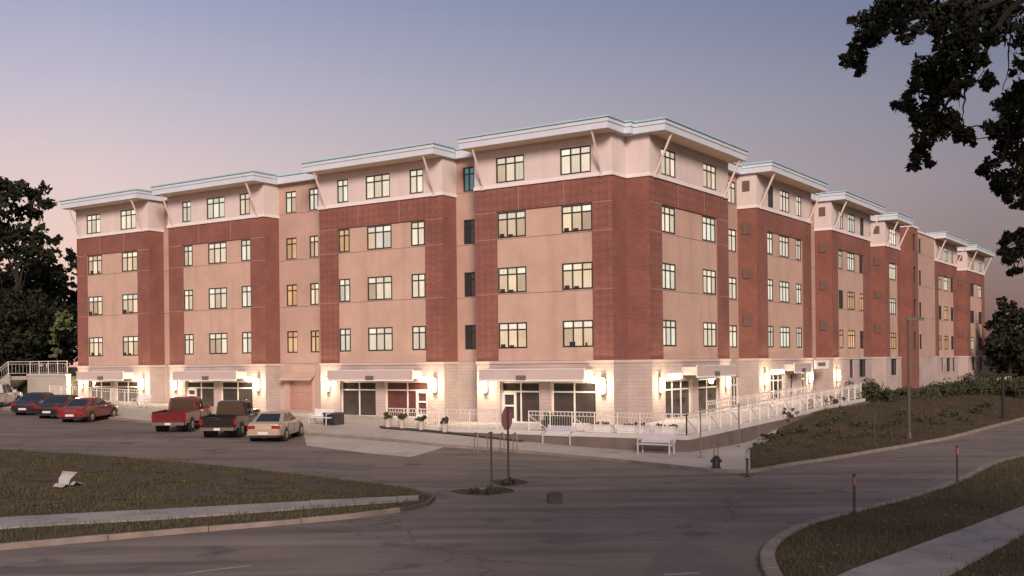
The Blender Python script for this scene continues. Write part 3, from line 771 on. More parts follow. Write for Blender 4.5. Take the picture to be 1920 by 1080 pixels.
# right front, corner outwards
WA2 = [(sv(1242, 620), sv(1270, 620)), (sv(1321, 620), sv(1345.5, 620))]
bay('R', 1.61, 12.57, 1.52, 1.68, WA2, [[l_, c_], [l_, c_], [c_, l_], [c_, c_]],
    shops=[(sv(1245), sv(1296), dict(cols=3)), (sv(1307), sv(1347), dict())], z_floor=.75, patterned=(True, False), side=(.45, .25))
canopy('R', sv(1276), sv(1349), 3.15, (sv(1249), sv(1274)), sign=8.2)
linkwall('R', 12.57, 17.39, [(sv(1369.5, 620, 1.3), sv(1384.5, 620, 1.3))], [[l_], [c_], [c_], [c_]], lower=[(sv(1370, 740, 1.3), sv(1387, 740, 1.3))])
def wtri(s0): return [(s0 + 2.1, s0 + 3.15), (s0 + 4.45, s0 + 6.4), (s0 + 7.85, s0 + 8.95)]
bay('R', 17.39, 28.45, 1.97, 1.8, wtri(17.39), [[l_, l_, l_], [l_, l_, l_], [l_, c_, c_], [d_, c_, c_]],
    shops=[(sv(1443), sv(1470), dict(cols=3)), (sv(1480), sv(1489), dict(cols=1)), (sv(1501), sv(1510), dict(cols=1))], z_floor=1.15, merge=True, opening_top=3.1)
canopy('R', sv(1468), sv(1500), 3.15, (sv(1443), sv(1466)), d=.8)
linkwall('R', 28.45, 33.32, [(29.6, 30.7)], [[d_], [d_], [d_], [d_]], merge=True)
bay('R', 33.32, 44.16, 1.64, 2.1, wtri(33.2), [[a_, a_, d_], [d_, a_, a_], [l_, l_, d_], [l_, l_, d_]], merge=True, lower_wins=[(sv(1593, 700), sv(1600, 700)), (sv(1611, 700), sv(1624, 700))])
linkwall('R', 44.16, 48.76, [(45.6, 46.6)], [[d_], [d_], [d_], [d_]], merge=True)
bay('R', 48.76, 53.95, 1.5, .8, [(50.4, 52.6)], [[a_], [l_], [l_], [l_]], merge=True, lower_wins=[(50.4, 52.4)])
linkwall('R', 53.95, 57.73, [], [], merge=True)
# tall brick stair tower with a plain parapet
part('brick_tower', 'brick', None, lambda mb: holed(mb, 'R', 57.73, 60.46, -.3, .1, -.5, HC + 12.75, [(58.6, 59.7, z, z + 1.7) for z in SILLS]) or fb(mb, 'R', 57.73, 60.46, -3.4, -.303, -.5, HC + 12.75))
for z in SILLS: window('R', 58.6, 59.7, z, 1.7, d=-.1, kind='pane_dark', merge=True)
part('tower_coping', 'white_trim', None, lambda mb: fb(mb, 'R', 57.65, 60.54, -3.4, .18, HC + 12.753, HC + 12.95))
linkwall('R', 60.46, 67.93, [(61.2, 62.2)], [[d_], [d_], [d_], [d_]], d=0.0, merge=True, roofed=False)
part('tower_coping', 'white_trim', None, lambda mb: fb(mb, 'R', 60.55, 67.9, -3.4, .12, ZW + .003, ZW + .2))
bay('R', 67.93, 78.76, 1.7, 1.8, wtri(67.9), [[a_, a_, d_], [d_, a_, d_], [l_, l_, d_], [c_, l_, a_]], merge=True, lower_wins=[(70.6, 71.4), (73, 74.8), (76, 77.1)])
linkwall('R', 78.76, 83.94, [], [], merge=True)
bay('R', 83.94, 94.45, 1.9, 1.6, [(86.2, 88.2), (91, 92.8)], [[c_, d_], [d_, d_], [d_, l_], [a_, l_]], merge=True, lower_wins=[(86.4, 88), (91.2, 92.6)])
part('roof', 'fascia', None, lambda mb: [mb.box(93, 95.6, -1.0, 6, ZW + .012, ZW + .37)])
part('roof_strut', 'strut_paint', None, lambda mb: [mb.bar((94.5, .5, ZT + .25), (95.4, .5, ZW), .12, .15)])
# square wall vents on the returns that face the corner
for v0 in (17.39, 33.32, 48.76, 67.93, 83.94):
    for z in (HC + 2.2, HC + 5.4, HC + 8.4, HC + 11.3):
        part('wall_vent', 'vent', None, lambda mb: mb.box(v0 - .07, v0 - .021, .45, .95, z, z + .7))
# closing volume behind the fronts
part('main_block', 'link_cladding', None, lambda mb: [mb.box(3.3, 14, 4.6, 45.9, -.5, ZW - .01), mb.box(3.3 + 1.3, 94, 3.3, 4.5, -.5, ZW - .01), mb.box(14.1, 94, 4.6, 14, -.5, ZW - .01)])
part('main_roof', 'fascia', None, lambda mb: [mb.box(3.2, 15, 5.6, 46, ZW + .02, ZW + .3), mb.box(6, 94.2, 3.4, 14.5, ZW + .023, ZW + .297)])
# recessed service entrance between the two middle shops: roller shutter, sloped hood, block arch
sh = (su(589, 740, 1.35), su(546, 740, 1.35))
def sh_f(mb):
    n = 15
    for i in range(n):
        z = .55 + i * .185; fb(mb, 'L', sh[0], sh[1], -1.33, -1.27 if i else -1.2, z, z + .165)
part('roller_shutter', 'shutter', None, sh_f)
part('shutter_surround', 'link_cladding', None, lambda mb: [fb(mb, 'L', sh[0] - .3, sh[0] - .003, -1.33, -1.15, .3, 3.5), fb(mb, 'L', sh[1] + .003, sh[1] + .45, -1.33, -1.15, .3, 3.5), fb(mb, 'L', sh[0] - .3, sh[1] + .45, -1.33, -1.18, 3.503, 4.1)])
part('entrance_hood', 'link_cladding', None, lambda mb: mb.add([fp('L', sh[0] - .35, -1.14, 3.45), fp('L', sh[1] + .5, -1.14, 3.45), fp('L', sh[1] + .5, -.62, 3.05), fp('L', sh[0] - .35, -.62, 3.05), fp('L', sh[0] - .35, -1.14, 3.55), fp('L', sh[1] + .5, -1.14, 3.55), fp('L', sh[1] + .5, -.62, 3.13), fp('L', sh[0] - .35, -.62, 3.13)], [(0, 1, 2, 3), (7, 6, 5, 4), (0, 4, 5, 1), (1, 5, 6, 2), (2, 6, 7, 3), (3, 7, 4, 0)]))
# wall sign by the ramp
part('wall_sign', 'white_trim', None, lambda mb: mb.box(sv(1526, 687, -.0), sv(1552, 687), -.10, -.04, 3.35, 4.0))
part('sign_panel', 'sign_plate', None, lambda mb: mb.box(sv(1531, 687, -.0), sv(1545, 687), -.125, -.102, 3.55, 3.82))

# ------------------------------------------------------------------ wall lamps
def wall_lamp(f, s, z, label):
    p = fp(f, s, 0.03, z); w = W(p.x, p.y, p.z)
    o = empty('wall_lamp', w, ANG + (R(90) if f == 'L' else R(180)), label, 'wall lamp', 'lit wall lamps along the shop fronts')
    MB().tube([(0, .16, -.44), (0, .16, -.40), (0, .16, -.2), (0, .16, .2), (0, .16, .40), (0, .16, .44)], [.07, .12, .145, .145, .12, .07], 16).build('lamp_shade', 'lamp_glow', o, smooth=True)
    MB().box(-.16, .16, .003, .067, -.47, .47).box(-.10, .10, .067, .24, -.49, -.445).box(-.10, .10, .067, .24, .445, .49).build('back_plate', 'lamp_metal', o)
    l = bpy.data.lights.new('lamp_light', 'POINT'); l.energy = 170; l.color = (1, .80, .50); l.shadow_soft_size = .15
    lo = bpy.data.objects.new('lamp_light', l); COL.objects.link(lo); lo.parent = o; lo.location = (0, .55, 0)
    return o
for f, px, txt in (('L', 155, 'lit wall lamp at the far left end of the building'), ('L', 270, 'lit wall lamp right of the shop window behind the parked cars'),
                   ('L', 331, 'lit wall lamp left of the shop behind the dark red pickup'), ('L', 486, 'lit wall lamp right of the shop behind the black pickup'),
                   ('L', 617, 'lit wall lamp above the bench beside the roller shutter'), ('L', 817, 'lit wall lamp right of the shop with the reddish interior'),
                   ('L', 912, 'lit wall lamp left of the shop door behind the stop sign'), ('L', 1133, 'lit wall lamp on the left face of the building corner'),
                   ('R', 1236, 'lit wall lamp on the right face of the building corner'), ('R', 1360, 'lit wall lamp right of the first shop on the ramp side'),
                   ('R', 1433, 'lit wall lamp left of the bright strip above the second ramp shop'), ('R', 1516, 'lit wall lamp near the small wall sign above the ramp'),
                   ('R', 1568, 'farthest lit wall lamp up the ramp, past the small wall sign')):
    wall_lamp(f, (su if f == 'L' else sv)(px, 722), 2.78, txt)

# ------------------------------------------------------------------ terrace, ramp and retaining wall round the corner
def TZ(v): return .56 + .027 * max(0.0, v + 5.5)
TE, TF = -5.5, -5.5
vs_ = [TF + i * 1.5 for i in range(20)]; VE = vs_[-1]
mb = MB()
top = [(0.0, 13.4)]
for i, (a, b) in enumerate(zip(vs_, vs_[1:])):
    mb.add([W(a, TE, TZ(a)), W(a, -.03, TZ(a)), W(b, -.03, TZ(b)), W(b, TE, TZ(b))], [(3, 2, 1, 0)])
mb.add([W(TF, -.03, .56), W(TF, 13.4, .56), W(-.04, 13.4, .56), W(-.04, -.03, TZ(0) - .02)], [(3, 2, 1, 0)])
tag(mb.build('terrace', 'concrete_pale', fix=True), kind='structure')
rw = empty('retaining_wall', W(TF, TE, 0), 0, 'low dark retaining wall carrying the terrace and ramp round the building corner', 'wall')
off = -rw.location
def loc_(p): return Vector(p) + off
mb = MB()
path = [(TF, 13.4), (TF, 9), (TF, 4), (TF, 0), (TF, TE)] + [(v, TE) for v in vs_[1:]]
def wallstrip(mb, path, th, zlo, zhi):
    q = [W(v, u).to_2d() for v, u in path]
    a, b = q, offset(q, -th)
    rings = []
    for (v, u), p, r in zip(path, a, b): rings.append([(p.x, p.y, zlo(v)), (r.x, r.y, zlo(v)), (r.x, r.y, zhi(v)), (p.x, p.y, zhi(v))])
    mb.loft([[loc_(x) for x in r] for r in rings])
path2 = [(v - .02 if u > TE else v, u) for v, u in path]
wallstrip(mb, path, .3, lambda v: -.6, lambda v: TZ(v) - .16)
mb.build('wall_face', 'retaining', rw, fix=True)
mb = MB(); wallstrip(mb, [(v, u) for v, u in path], -.36, lambda v: TZ(v) - .157, lambda v: TZ(v) + .05); mb.build('wall_cap', 'concrete_pale', rw, fix=True)
sheet('planting_bed', [W(-5.56, 13.6), W(-6.5, 12.6), W(-6.35, 8), W(-6.2, 3.5), W(-5.56, 3.5)], .155, 'mulch', 2)

def railing(pts, label, h=1.0, step=1.45, infill=.14, braces=True, group='pale metal railings round the building', m='rail_white', frieze=True):
    """pts: world points along the foot"""
    o = empty('railing', pts[0], 0, label, 'railing', group); of = -Vector(pts[0])
    pts = [Vector(p) + of for p in pts]
    tops, mids, bots, bal, fr = MB(), MB(), MB(), MB(), MB()
    for si, (a, b) in enumerate(zip(pts, pts[1:])):
        n = max(1, round((b - a).to_2d().length / step)); up = Vector((0, 0, 1))
        tops.bar(a + up * h, b + up * h, .055); mids.bar(a + up * (h - .2), b + up * (h - .2), .035); bots.bar(a + up * .1, b + up * .1, .035)
        for i in range(n + (1 if si == len(pts) - 2 else 0)):
            p = a.lerp(b, i / n); pm = MB(); pm.bar(p + up * -.05, p + up * (h + .03), .06); pm.build('post', m, o)
        for i in range(n):
            p, q = a.lerp(b, i / n), a.lerp(b, (i + 1) / n)
            k = max(2, int((q - p).length / infill))
            for j in range(1, k): r = p.lerp(q, j / k); bal.bar(r + up * .1, r + up * (h - .2), .014)
            if frieze:
                for j in range(1, 6): r = p.lerp(q, j / 6); fr.bar(r + up * (h - .2), r + up * h, .028)
            if braces and i % 2 == si % 2:
                bm_ = MB(); bm_.bar(p + up * (h - .22), q.lerp(p, .15) + up * .12, .045, .03); bm_.build('brace', m, o)
    tops.build('top_rail', m, o); mids.build('rail', m, o); bots.build('rail', m, o)
    bal.build('baluster', m, o)['kind'] = 'stuff'
    if frieze: fr.build('frieze', m, o)['kind'] = 'stuff'
    return o
e = .22
railing([W(TF + e, u, .6) for u in (13.2, 9.5)], 'short pale railing beside the red shop door and potted shrubs')
railing([W(TF + e, u, .6) for u in (9.2, 5.6)], 'pale railing behind the bicycle hoops left of the stop sign')
railing([W(TF + e, u, .6) for u in (3.6, -1.6, TE + e)], 'pale railing on the low wall behind the two slatted benches')
railing([W(v, TE + e, TZ(v) + .05) for v in (TF + e, 4, 13, VE - .3)], 'long pale railing climbing the ramp along the retaining wall', step=1.3)
railing([W(v, -2.2, TZ(v)) for v in (4, 13, 21)], 'inner pale handrail of the ramp close to the shop windows', braces=False, infill=.3)
railing([W(-2.6, u, T(*W(-2.6, u).to_2d()) + .12) for u in (39, 44, 50)], 'pale railing before the far left shop behind the parked sedans', braces=False, h=1.1)
railing([W(v, -7, T(*W(v, -7).to_2d()) + .1) for v in (57, 64, 70)], 'pale stair railing on the grassy bank near the tall brick tower', braces=False, infill=.5)

# far left: retaining wall, upper landing and stair
UL = 3.45
lw = empty('retaining_wall', W(-1.0, 53, 1), 0, 'tall lamplit retaining wall beside the far left end of the building', 'wall'); of2 = -lw.location
ct = MB(); ct.add([W(v, u, z) + of2 for z in (.2, UL) for v, u in ((-1, 50.25), (-1, 55.6), (-.6, 55.6), (-.6, 50.25))], [(0, 1, 2, 3), (7, 6, 5, 4), (4, 5, 1, 0), (5, 6, 2, 1), (6, 7, 3, 2), (7, 4, 0, 3)])
ct.build('wall_face', 'concrete_wall', lw, fix=True)
ct = MB(); ct.add([W(v, u, z) + of2 for z in (UL + .003, UL + .12) for v, u in ((-1.08, 50.25), (-1.08, 55.6), (-.55, 55.6), (-.55, 50.25))], [(0, 1, 2, 3), (7, 6, 5, 4), (4, 5, 1, 0), (5, 6, 2, 1), (6, 7, 3, 2), (7, 4, 0, 3)])
ct.build('wall_cap', 'concrete_pale', lw, fix=True)
mb = MB(); mb.add([W(v, u, z) for z in (.2, UL - .06) for v, u in ((-.58, 50.25), (-.58, 66), (40, 66), (40, 50.25))], [(0, 1, 2, 3), (7, 6, 5, 4), (4, 5, 1, 0), (5, 6, 2, 1), (6, 7, 3, 2), (7, 4, 0, 3)])
tag(mb.build('terrain', 'earth', fix=True), kind='structure')
st = empty('staircase', W(-1.0, 55.7, 1), 0, 'concrete outdoor stair with side wall climbing behind the parked cars at far left', 'staircase'); of3 = -st.location
for i in range(13):
    z1 = UL - .03 - i * .165; u0 = 55.62 + i * .36
    ct = MB(); ct.add([W(v, u, z) + of3 for z in (z1 - .3, z1) for v, u in ((-2.6, u0), (-2.6, u0 + .355), (-1.02, u0 + .355), (-1.02, u0))], [(0, 1, 2, 3), (7, 6, 5, 4), (4, 5, 1, 0), (5, 6, 2, 1), (6, 7, 3, 2), (7, 4, 0, 3)])
    ct.build('step', 'concrete', st, fix=True)
ct = MB(); ct.add([W(v, u, z) + of3 for v in (-2.85, -2.61) for u, z in ((55.4, .4), (55.4, UL + .1), (60.4, 1.35), (60.4, .4))], [(0, 1, 2, 3), (7, 6, 5, 4), (4, 5, 1, 0), (5, 6, 2, 1), (6, 7, 3, 2), (7, 4, 0, 3)])
ct.build('side_wall', 'concrete_wall', st, fix=True)
railing([W(-.8, 50.4, UL + .1), W(-.8, 55.5, UL + .1), W(-2.7, 55.5, UL + .1), W(-2.7, 60.3, 1.4)], 'pale railing on the upper landing and stair at the far left', braces=False, infill=.3, h=1.05, frieze=False)
railing([W(-5.4, u, T(*W(-5.4, u).to_2d()) + .1) for u in (50.5, 59)], 'pale railing below the stair behind the navy sedan', braces=False, infill=.4, h=1.05, frieze=False)

# ------------------------------------------------------------------ benches, planters, racks, posts
def bench(p, rz, label, m, L=1.75):
    o = empty('bench', p, rz, label, 'bench', 'benches round the terrace')
    s = .085
    for i in range(5): MB().box(-L / 2, L / 2, -.22 + i * .095, -.22 + i * .095 + s, .42, .455).build('slat', m, o)
    for i in range(5):
        z = .50 + i * .085; y = .27 + i * .022
        MB().box(-L / 2, L / 2, y, y + .028, z, z + .075).build('slat', m, o)
    for x in (-L / 2 + .07, L / 2 - .07):
        f = MB(); f.bar((x, -.2, 0), (x, -.2, .41), .05); f.bar((x, .3, 0), (x, .28, .46), .05); f.bar((x, -.2, .395), (x, .26, .395), .05); f.bar((x, .325, .44), (x, .42, .96), .045); f.bar((x, -.2, .66), (x, .32, .66), .045); f.bar((x, -.2, .46), (x, -.2, .66), .04)
        f.build('bench_frame', 'bench_grey', o)
    return o
def onT(px, py, off=.12): return gp(px, py, off)
fl = ANG + R(90)          # a seat whose front looks down the left front's normal
bench(onT(1047, 833), ANG + R(-90) , 'grey slatted bench before the low wall, left of the two near the corner', 'bench_grey')
bench(onT(1229, 851), ANG + R(-90), 'grey slatted bench at the right end of the low wall', 'bench_grey')
bench(onT(600, 797), ANG + R(-90), 'white bench by the roller shutter beside the dark bin', 'bench_white', 1.5)
bench(onT(263, 766, .13), ANG + R(-90), 'white bench in front of the railing behind the dark red sedan', 'bench_white', 1.5)
def crate(name, p, rz, sx, sy, sz, m, label, cat, rimm=None, plants=None, group=None):
    o = empty(name, p, rz, label, cat, group)
    b = MB(); b.box(-sx, sx, -sy, sy, 0, .06); b.box(-sx, sx, -sy, -sy + .05, .06, sz); b.box(-sx, sx, sy - .05, sy, .06, sz); b.box(-sx, -sx + .05, -sy + .05, sy - .05, .06, sz); b.box(sx - .05, sx, -sy + .05, sy - .05, .06, sz)
    b.build('box', m, o)
    r = MB(); r.box(-sx - .03, sx + .03, -sy - .03, -sy + .07, sz, sz + .05); r.box(-sx - .03, sx + .03, sy - .07, sy + .03, sz, sz + .05); r.box(-sx - .03, -sx + .07, -sy + .07, sy - .07, sz, sz + .05); r.box(sx - .07, sx + .03, -sy + .07, sy - .07, sz, sz + .05)
    r.build('rim', rimm or m, o)
    MB().box(-sx + .05, sx - .05, -sy + .05, sy - .05, sz - .12, sz - .05).build('soil', 'mulch', o)
    return o
# ------------------------------------------------------------------ leaves
def leaf_mesh(name, centers, radii, counts, size, m, flat=.8, aspect=.55, seed=0, surface=.0):
    g = np.random.default_rng(seed); P = []; S = []
    for c, r, n in zip(centers, radii, counts):
        d = g.normal(size=(n, 3)); d /= np.linalg.norm(d, axis=1)[:, None] + 1e-9
        rad = g.random(n) ** (1 / 3 if surface == 0 else .22)
        # uneven lobes: each clump is a bundle of smaller sprays
        k = max(3, n // 26); sp = g.normal(size=(k, 3)); sp /= np.linalg.norm(sp, axis=1)[:, None]; sp *= (g.random(k) ** .45)[:, None] * .95
        a = sp[g.integers(0, k, n)] + d * rad[:, None] * .42
        a[:, 2] *= flat
        P.append(np.asarray(c)[None] + a * (r if np.ndim(r) else r)); S.append(size * g.uniform(.7, 1.3, n))
    P = np.concatenate(P); S = np.concatenate(S); n = len(P)
    a = g.normal(size=(n, 3)); a /= np.linalg.norm(a, axis=1)[:, None]
    b = np.cross(a, g.normal(size=(n, 3))); b /= np.linalg.norm(b, axis=1)[:, None]
    h = np.cross(a, b)
    # six-cornered leaf folded along its midrib
    A = a * S[:, None] * .5; Bv = b * (S * aspect * .5)[:, None]; H = h * (S * .10)[:, None]
    V = np.stack([P - A, P - A * .25 + Bv + H, P + A * .45 + Bv * .8 + H, P + A, P + A * .45 - Bv * .8 + H, P - A * .25 - Bv + H], 1).reshape(-1, 3)
    F = (np.arange(n)[:, None] * 6 + np.arange(6)[None])
    me = bpy.data.meshes.new(name); me.vertices.add(n * 6); me.vertices.foreach_set('co', V.astype(np.float32).ravel())
    quads = np.stack([F[:, [0, 1, 2, 3]], F[:, [0, 3, 4, 5]]], 1).reshape(-1, 4)
    me.loops.add(quads.size); me.loops.foreach_set('vertex_index', quads.astype(np.int32).ravel())
    me.polygons.add(len(quads)); me.polygons.foreach_set('loop_start', np.arange(0, quads.size, 4, dtype=np.int32))
    try: me.polygons.foreach_set('loop_total', np.full(len(quads), 4, dtype=np.int32))
    except Exception: pass
    me.update(calc_edges=True); me.validate(); me.materials.append(M[m]); return me
def plant(name, base, clumps, size, m, label, cat, trunk=None, group=None, dens=1.0, seed=0, aspect=.55, stems=None):
    """clumps: (world centre, radius); trunk: radius"""
    o = empty(name, base, 0, label, cat, group); of = -Vector(base)
    cs = [tuple(Vector(c) + of) for c, r in clumps]; rs = [r for c, r in clumps]
    rs = [r * 1.2 for r in rs]; ns = [max(40, int(dens * 15.0 * (r / size) ** 2)) for r in rs]
    lk = link('crown' if trunk else 'foliage', leaf_mesh('leaves', cs, rs, ns, size, m, seed=seed, aspect=aspect), o); lk['kind'] = 'stuff'
    if trunk:
        g = random.Random(seed); t = MB(); top = max(c[2] for c in cs)
        mid = Vector((sum(c[0] for c in cs) / len(cs), sum(c[1] for c in cs) / len(cs), top * .62))
        pts = [Vector((0, 0, -.3)), Vector((0, 0, .2)), mid * .35 + Vector((g.uniform(-.2, .2), 0, 0)), mid * .7, mid]
        t.tube(pts, [trunk * 1.4, trunk * 1.0, trunk * .8, trunk * .5, trunk * .2], 8); t.build('trunk', 'bark', o, smooth=True)
        for c, r in list(zip(cs, rs))[::3][:5]:
            c = Vector(c); z = min(max(c.z * .55, mid.z * .35), mid.z * .95); f = z / mid.z; s = mid * f
            bb = MB(); bb.tube([s, s.lerp(c, .5) + Vector((0, 0, .06 * (c - s).length)), c], [trunk * .24, trunk * .14, trunk * .04], 5); bb.build('limb', 'bark', o)
    return o
def pxc(px, py, rpx, Y, dy=0.0): return (at(px, py, Y + dy), rpx / FPX * Y)

# potted shrubs on the terrace edge
tx = ['leftmost potted shrub by the pale railing, beside the red shop door', 'second potted shrub from the left on the terrace edge', 'third potted shrub from the left on the terrace edge', 'rightmost potted shrub on the terrace edge, before the stone pier']
for i, px in enumerate((736, 762, 798, 842)):
    u = su(px, 800, TF + .05) ; p = W(TF - .35, u, T(*W(TF - .35, u).to_2d()) + .15)
    o = empty('potted_shrub', p, 0, tx[i], 'potted plant', 'potted shrubs along the terrace edge')
    MB().tube([(0, 0, 0), (0, 0, .1), (0, 0, .42), (0, 0, .45)], [.13, .15, .19, .20], 12).build('pot', 'pot_white', o, smooth=True)
    MB().tube([(0, 0, .4), (.02, 0, .7)], [.02, .012], 5).build('stem', 'bark', o)
    k = link('foliage', leaf_mesh('leaves', [(0, 0, .66), (.1, .05, .6), (-.1, -.04, .6)], [.26, .18, .18], [220, 90, 90], .09, 'leaf_shrub', seed=i), o); k['kind'] = 'stuff'
# long planters on the terrace, one with tall grass
for i, (u, m, lb) in enumerate(((2.35, 'dark_box', 'dark planter box with tall green grass behind the left slatted bench'), (-.2, 'bench_white', 'white planter box on the terrace, nearer the slatted bench on the left'), (-2.1, 'bench_white', 'white planter box in the middle of the terrace before the corner'), (-3.9, 'bench_white', 'white planter box on the terrace nearest the right slatted bench'))):
    o = crate('planter', W(-4.6, u, .57), ANG + R(90), .75 if i < 3 else .5, .25, .5 if i == 0 else .36, m, lb, 'planter', group='long planters on the terrace')
    k = link('foliage', leaf_mesh('leaves', [(x, 0, (.7 if i == 0 else .40)) for x in (-.5, -.2, .15, .45)], [.34 if i == 0 else .16] * 4, [260 if i == 0 else 90] * 4, .16 if i == 0 else .09, 'leaf_lit' if i == 0 else 'leaf_shrub', seed=20 + i, aspect=.2 if i == 0 else .5), o); k['kind'] = 'stuff'
o = empty('litter_bin', onT(626, 796), ANG, 'low dark square bin beside the white bench near the roller shutter', 'bin')
MB().box(-.42, .42, -.42, .42, 0, .62).build('body', 'dark_box', o); MB().box(-.46, .46, -.46, .46, .62, .70).build('lid', 'post_dark', o); MB().box(-.2, .2, -.2, .2, .705, .715).build('opening', 'trim_black', o)
# bicycle hoops
for i, (px, lb) in enumerate(((893, 'leftmost steel bicycle hoop on the plaza'), (918, 'second steel bicycle hoop from the left'), (942, 'third steel bicycle hoop from the left, beside the stop sign pole'), (966, 'rightmost steel bicycle hoop on the plaza'))):
    p = onT(px, 849); o = empty('bicycle_rack', p, ANG + R(60), lb, 'bicycle rack', 'steel bicycle hoops')
    pts = [(-.2, 0, 0), (-.2, 0, .72)] + [(-.2 * math.cos(a), 0, .72 + .2 * math.sin(a)) for a in [math.pi * k / 8 for k in range(1, 8)]] + [(.2, 0, .72), (.2, 0, 0)]
    MB().tube(pts, .026, 8).build('hoop', 'steel', o, smooth=True)
    for x in (-.2, .2): MB().tube([(x, 0, 0), (x, 0, .015)], .07, 10).build('foot_plate', 'steel', o)
# stop sign, seen obliquely from behind, and other posts
p = gp(952, 906, .0); ga = R(61)
o = empty('stop_sign', p, math.atan2(-p.x, p.y) + ga, 'red octagonal stop sign turned edgeways on a thin post', 'stop sign')
MB().bar((0, -.03, -.2), (0, -.03, 2.62), .06, .05).build('post', 'post_dark', o)
oc = [(.405 * math.cos(R(22.5 + 45 * k)), .405 * math.sin(R(22.5 + 45 * k))) for k in range(8)]
MB().loft([[(x, .0, 2.22 + z) for x, z in oc], [(x, .012, 2.22 + z) for x, z in oc]]).build('sign_plate', 'sign_red', o, fix=True)
def rim_(y): return [[(x * s, yy, 2.22 + z * s) for x, z in oc] for s, yy in ((1.0, y), (.93, y))]
a_r, b_r = rim_(.0135); mbr = MB(); mbr.loft([a_r, b_r], caps=False); mbr.build('white_border', 'paint_white', o, fix=True)
def post(name, px, py, h, w, label, cat, m='post_dark', extra=None, off=.08):
    o = empty(name, gp(px, py, off), R(20), label, cat)
    MB().bar((0, 0, -.3), (0, 0, h), w).build('post', m, o)
    MB().box(-w * .8, w * .8, -w * .8, w * .8, h + .002, h + .03).build('cap', m, o)
    if extra: extra(o)
    return o
post('sign_post', 922, 921, 1.85, .055, 'bare thin dark post at the tip of the grass island', 'post', extra=lambda o: MB().box(-.012, .012, .03, .04, 1.2, 1.8).build('bracket', 'steel', o))
post('marker_post', 1602, 967, 1.05, .05, 'thin dark marker post on the right verge, left of its taller twin', 'post', extra=lambda o: MB().box(-.04, .04, -.035, -.027, .8, 1.0).build('reflector', 'sign_red', o))
post('marker_post', 1795, 907, 1.2, .05, 'thin dark marker post farther up the right verge', 'post', extra=lambda o: MB().box(-.04, .04, -.035, -.027, .95, 1.15).build('reflector', 'sign_red', o))
post('short_post', 1401, 890, .55, .06, 'short dark stake at the road edge right of the hydrant', 'post', extra=lambda o: MB().box(-.14, .14, -.2, .2, 0, .05).build('foot', 'post_dark', o))
post('thin_post', 1314, 858, 1.9, .04, 'thin pale post standing before the retaining wall corner', 'post', 'steel', extra=lambda o: MB().box(-.1, .1, -.1, .1, 0, .02).build('foot', 'steel', o), off=.12)
post('thin_post', 1386, 838, 2.1, .05, 'thin grey post beside the ramp wall right of the hydrant', 'post', 'steel', extra=lambda o: MB().box(-.1, .1, -.1, .1, 0, .02).build('foot', 'steel', o), off=.12)
post('thin_post', 1640, 832, 1.5, .06, 'dark post on the planted bank left of the tall lamp post', 'post', extra=lambda o: MB().box(-.12, .12, -.12, .12, 0, .03).build('foot', 'post_dark', o))
o = empty('lamp_post', gp(1705, 822, .08), R(-10), 'tall dark unlit lamp post on the bank before the brick tower', 'lamp post')
MB().tube([(0, 0, -.3), (0, 0, 2.5), (0, 0, 6.0)], [.085, .07, .05], 10).build('pole', 'post_dark', o, smooth=True)
MB().tube([(0, 0, 0), (0, 0, .3)], [.15, .12], 10).build('base', 'post_dark', o); MB().box(-.1, .75, -.12, .12, 5.9, 6.05).build('lamp_head', 'post_dark', o)
o = empty('utility_pole', gp(1881, 786, .08), 0, 'brown pole at the edge of the bank before the far right trees', 'pole')
MB().tube([(0, 0, -.3), (0, 0, 3.0)], [.11, .09], 9).build('post', 'bark', o); MB().box(-.9, .9, -.05, .05, 2.72, 2.85).build('crossbar', 'bark', o)
# hydrant-like standpipe with a loop handle
o = empty('fire_hydrant', onT(1343, 879, .1), R(15), 'dark hydrant with a loop handle beside the road at the corner', 'hydrant')
MB().tube([(0, 0, 0), (0, 0, .05), (0, 0, .06), (0, 0, .42), (0, 0, .5)], [.2, .2, .15, .15, .06], 12).build('barrel', 'dark_box', o, smooth=True)
MB().tube([(-.22, 0, .3), (.22, 0, .3)], .055, 10).build('outlet', 'dark_box', o)
MB().tube([(-.08, 0, .45), (-.08, 0, .82)] + [(-.08 * math.cos(a), 0, .82 + .08 * math.sin(a)) for a in [math.pi * k / 6 for k in range(1, 6)]] + [(.08, 0, .82), (.08, 0, .45)], .022, 7).build('handle', 'steel', o, smooth=True)
o = empty('utility_box', gp(1040, 943, .0), R(12), 'small grey utility box standing by the road kerb', 'utility box')
MB().box(-.20, .20, -.14, .14, 0, .26).build('body', 'post_dark', o); MB().loft([[(-.21, -.15, .262), (.21, -.15, .262), (.21, .15, .262), (-.21, .15, .262)], [(-.12, -.08, .34), (.12, -.08, .34), (.12, .08, .34), (-.12, .08, .34)]]).build('lid', 'post_dark', o, fix=True)
# crumpled white sheet on the island
o = empty('paper_sheet', gp(126, 912, .12), 1.25, 'crumpled pale sheet with a raised flap lying on the grass island', 'litter')
def flap(name, prof, w0, w1, m):
    mb = MB(); rg = []
    for i, (x, z) in enumerate(prof):
        t = i / (len(prof) - 1); w = w0 + (w1 - w0) * t; j = .03 * math.sin(i * 2.3)
        rg.append([(x, -w + j, z), (x, w + j, z + .02), (x, w + j, z + .03), (x, -w + j, z + .01)])
    mb.loft(rg); return mb.build(name, m, o, fix=True)
flap('sheet', [(-.45, .02), (-.25, .10), (-.05, .05), (.12, .14), (.3, .06), (.5, .02)], .20, .34, 'sheet_grey')
flap('flap', [(-.18, .07), (-.10, .24), (.02, .40), (.16, .46)], .20, .30, 'sheet_grey')
flap('torn_edge', [(.48, .03), (.62, .05), (.80, .01)], .10, .03, 'sheet_grey')

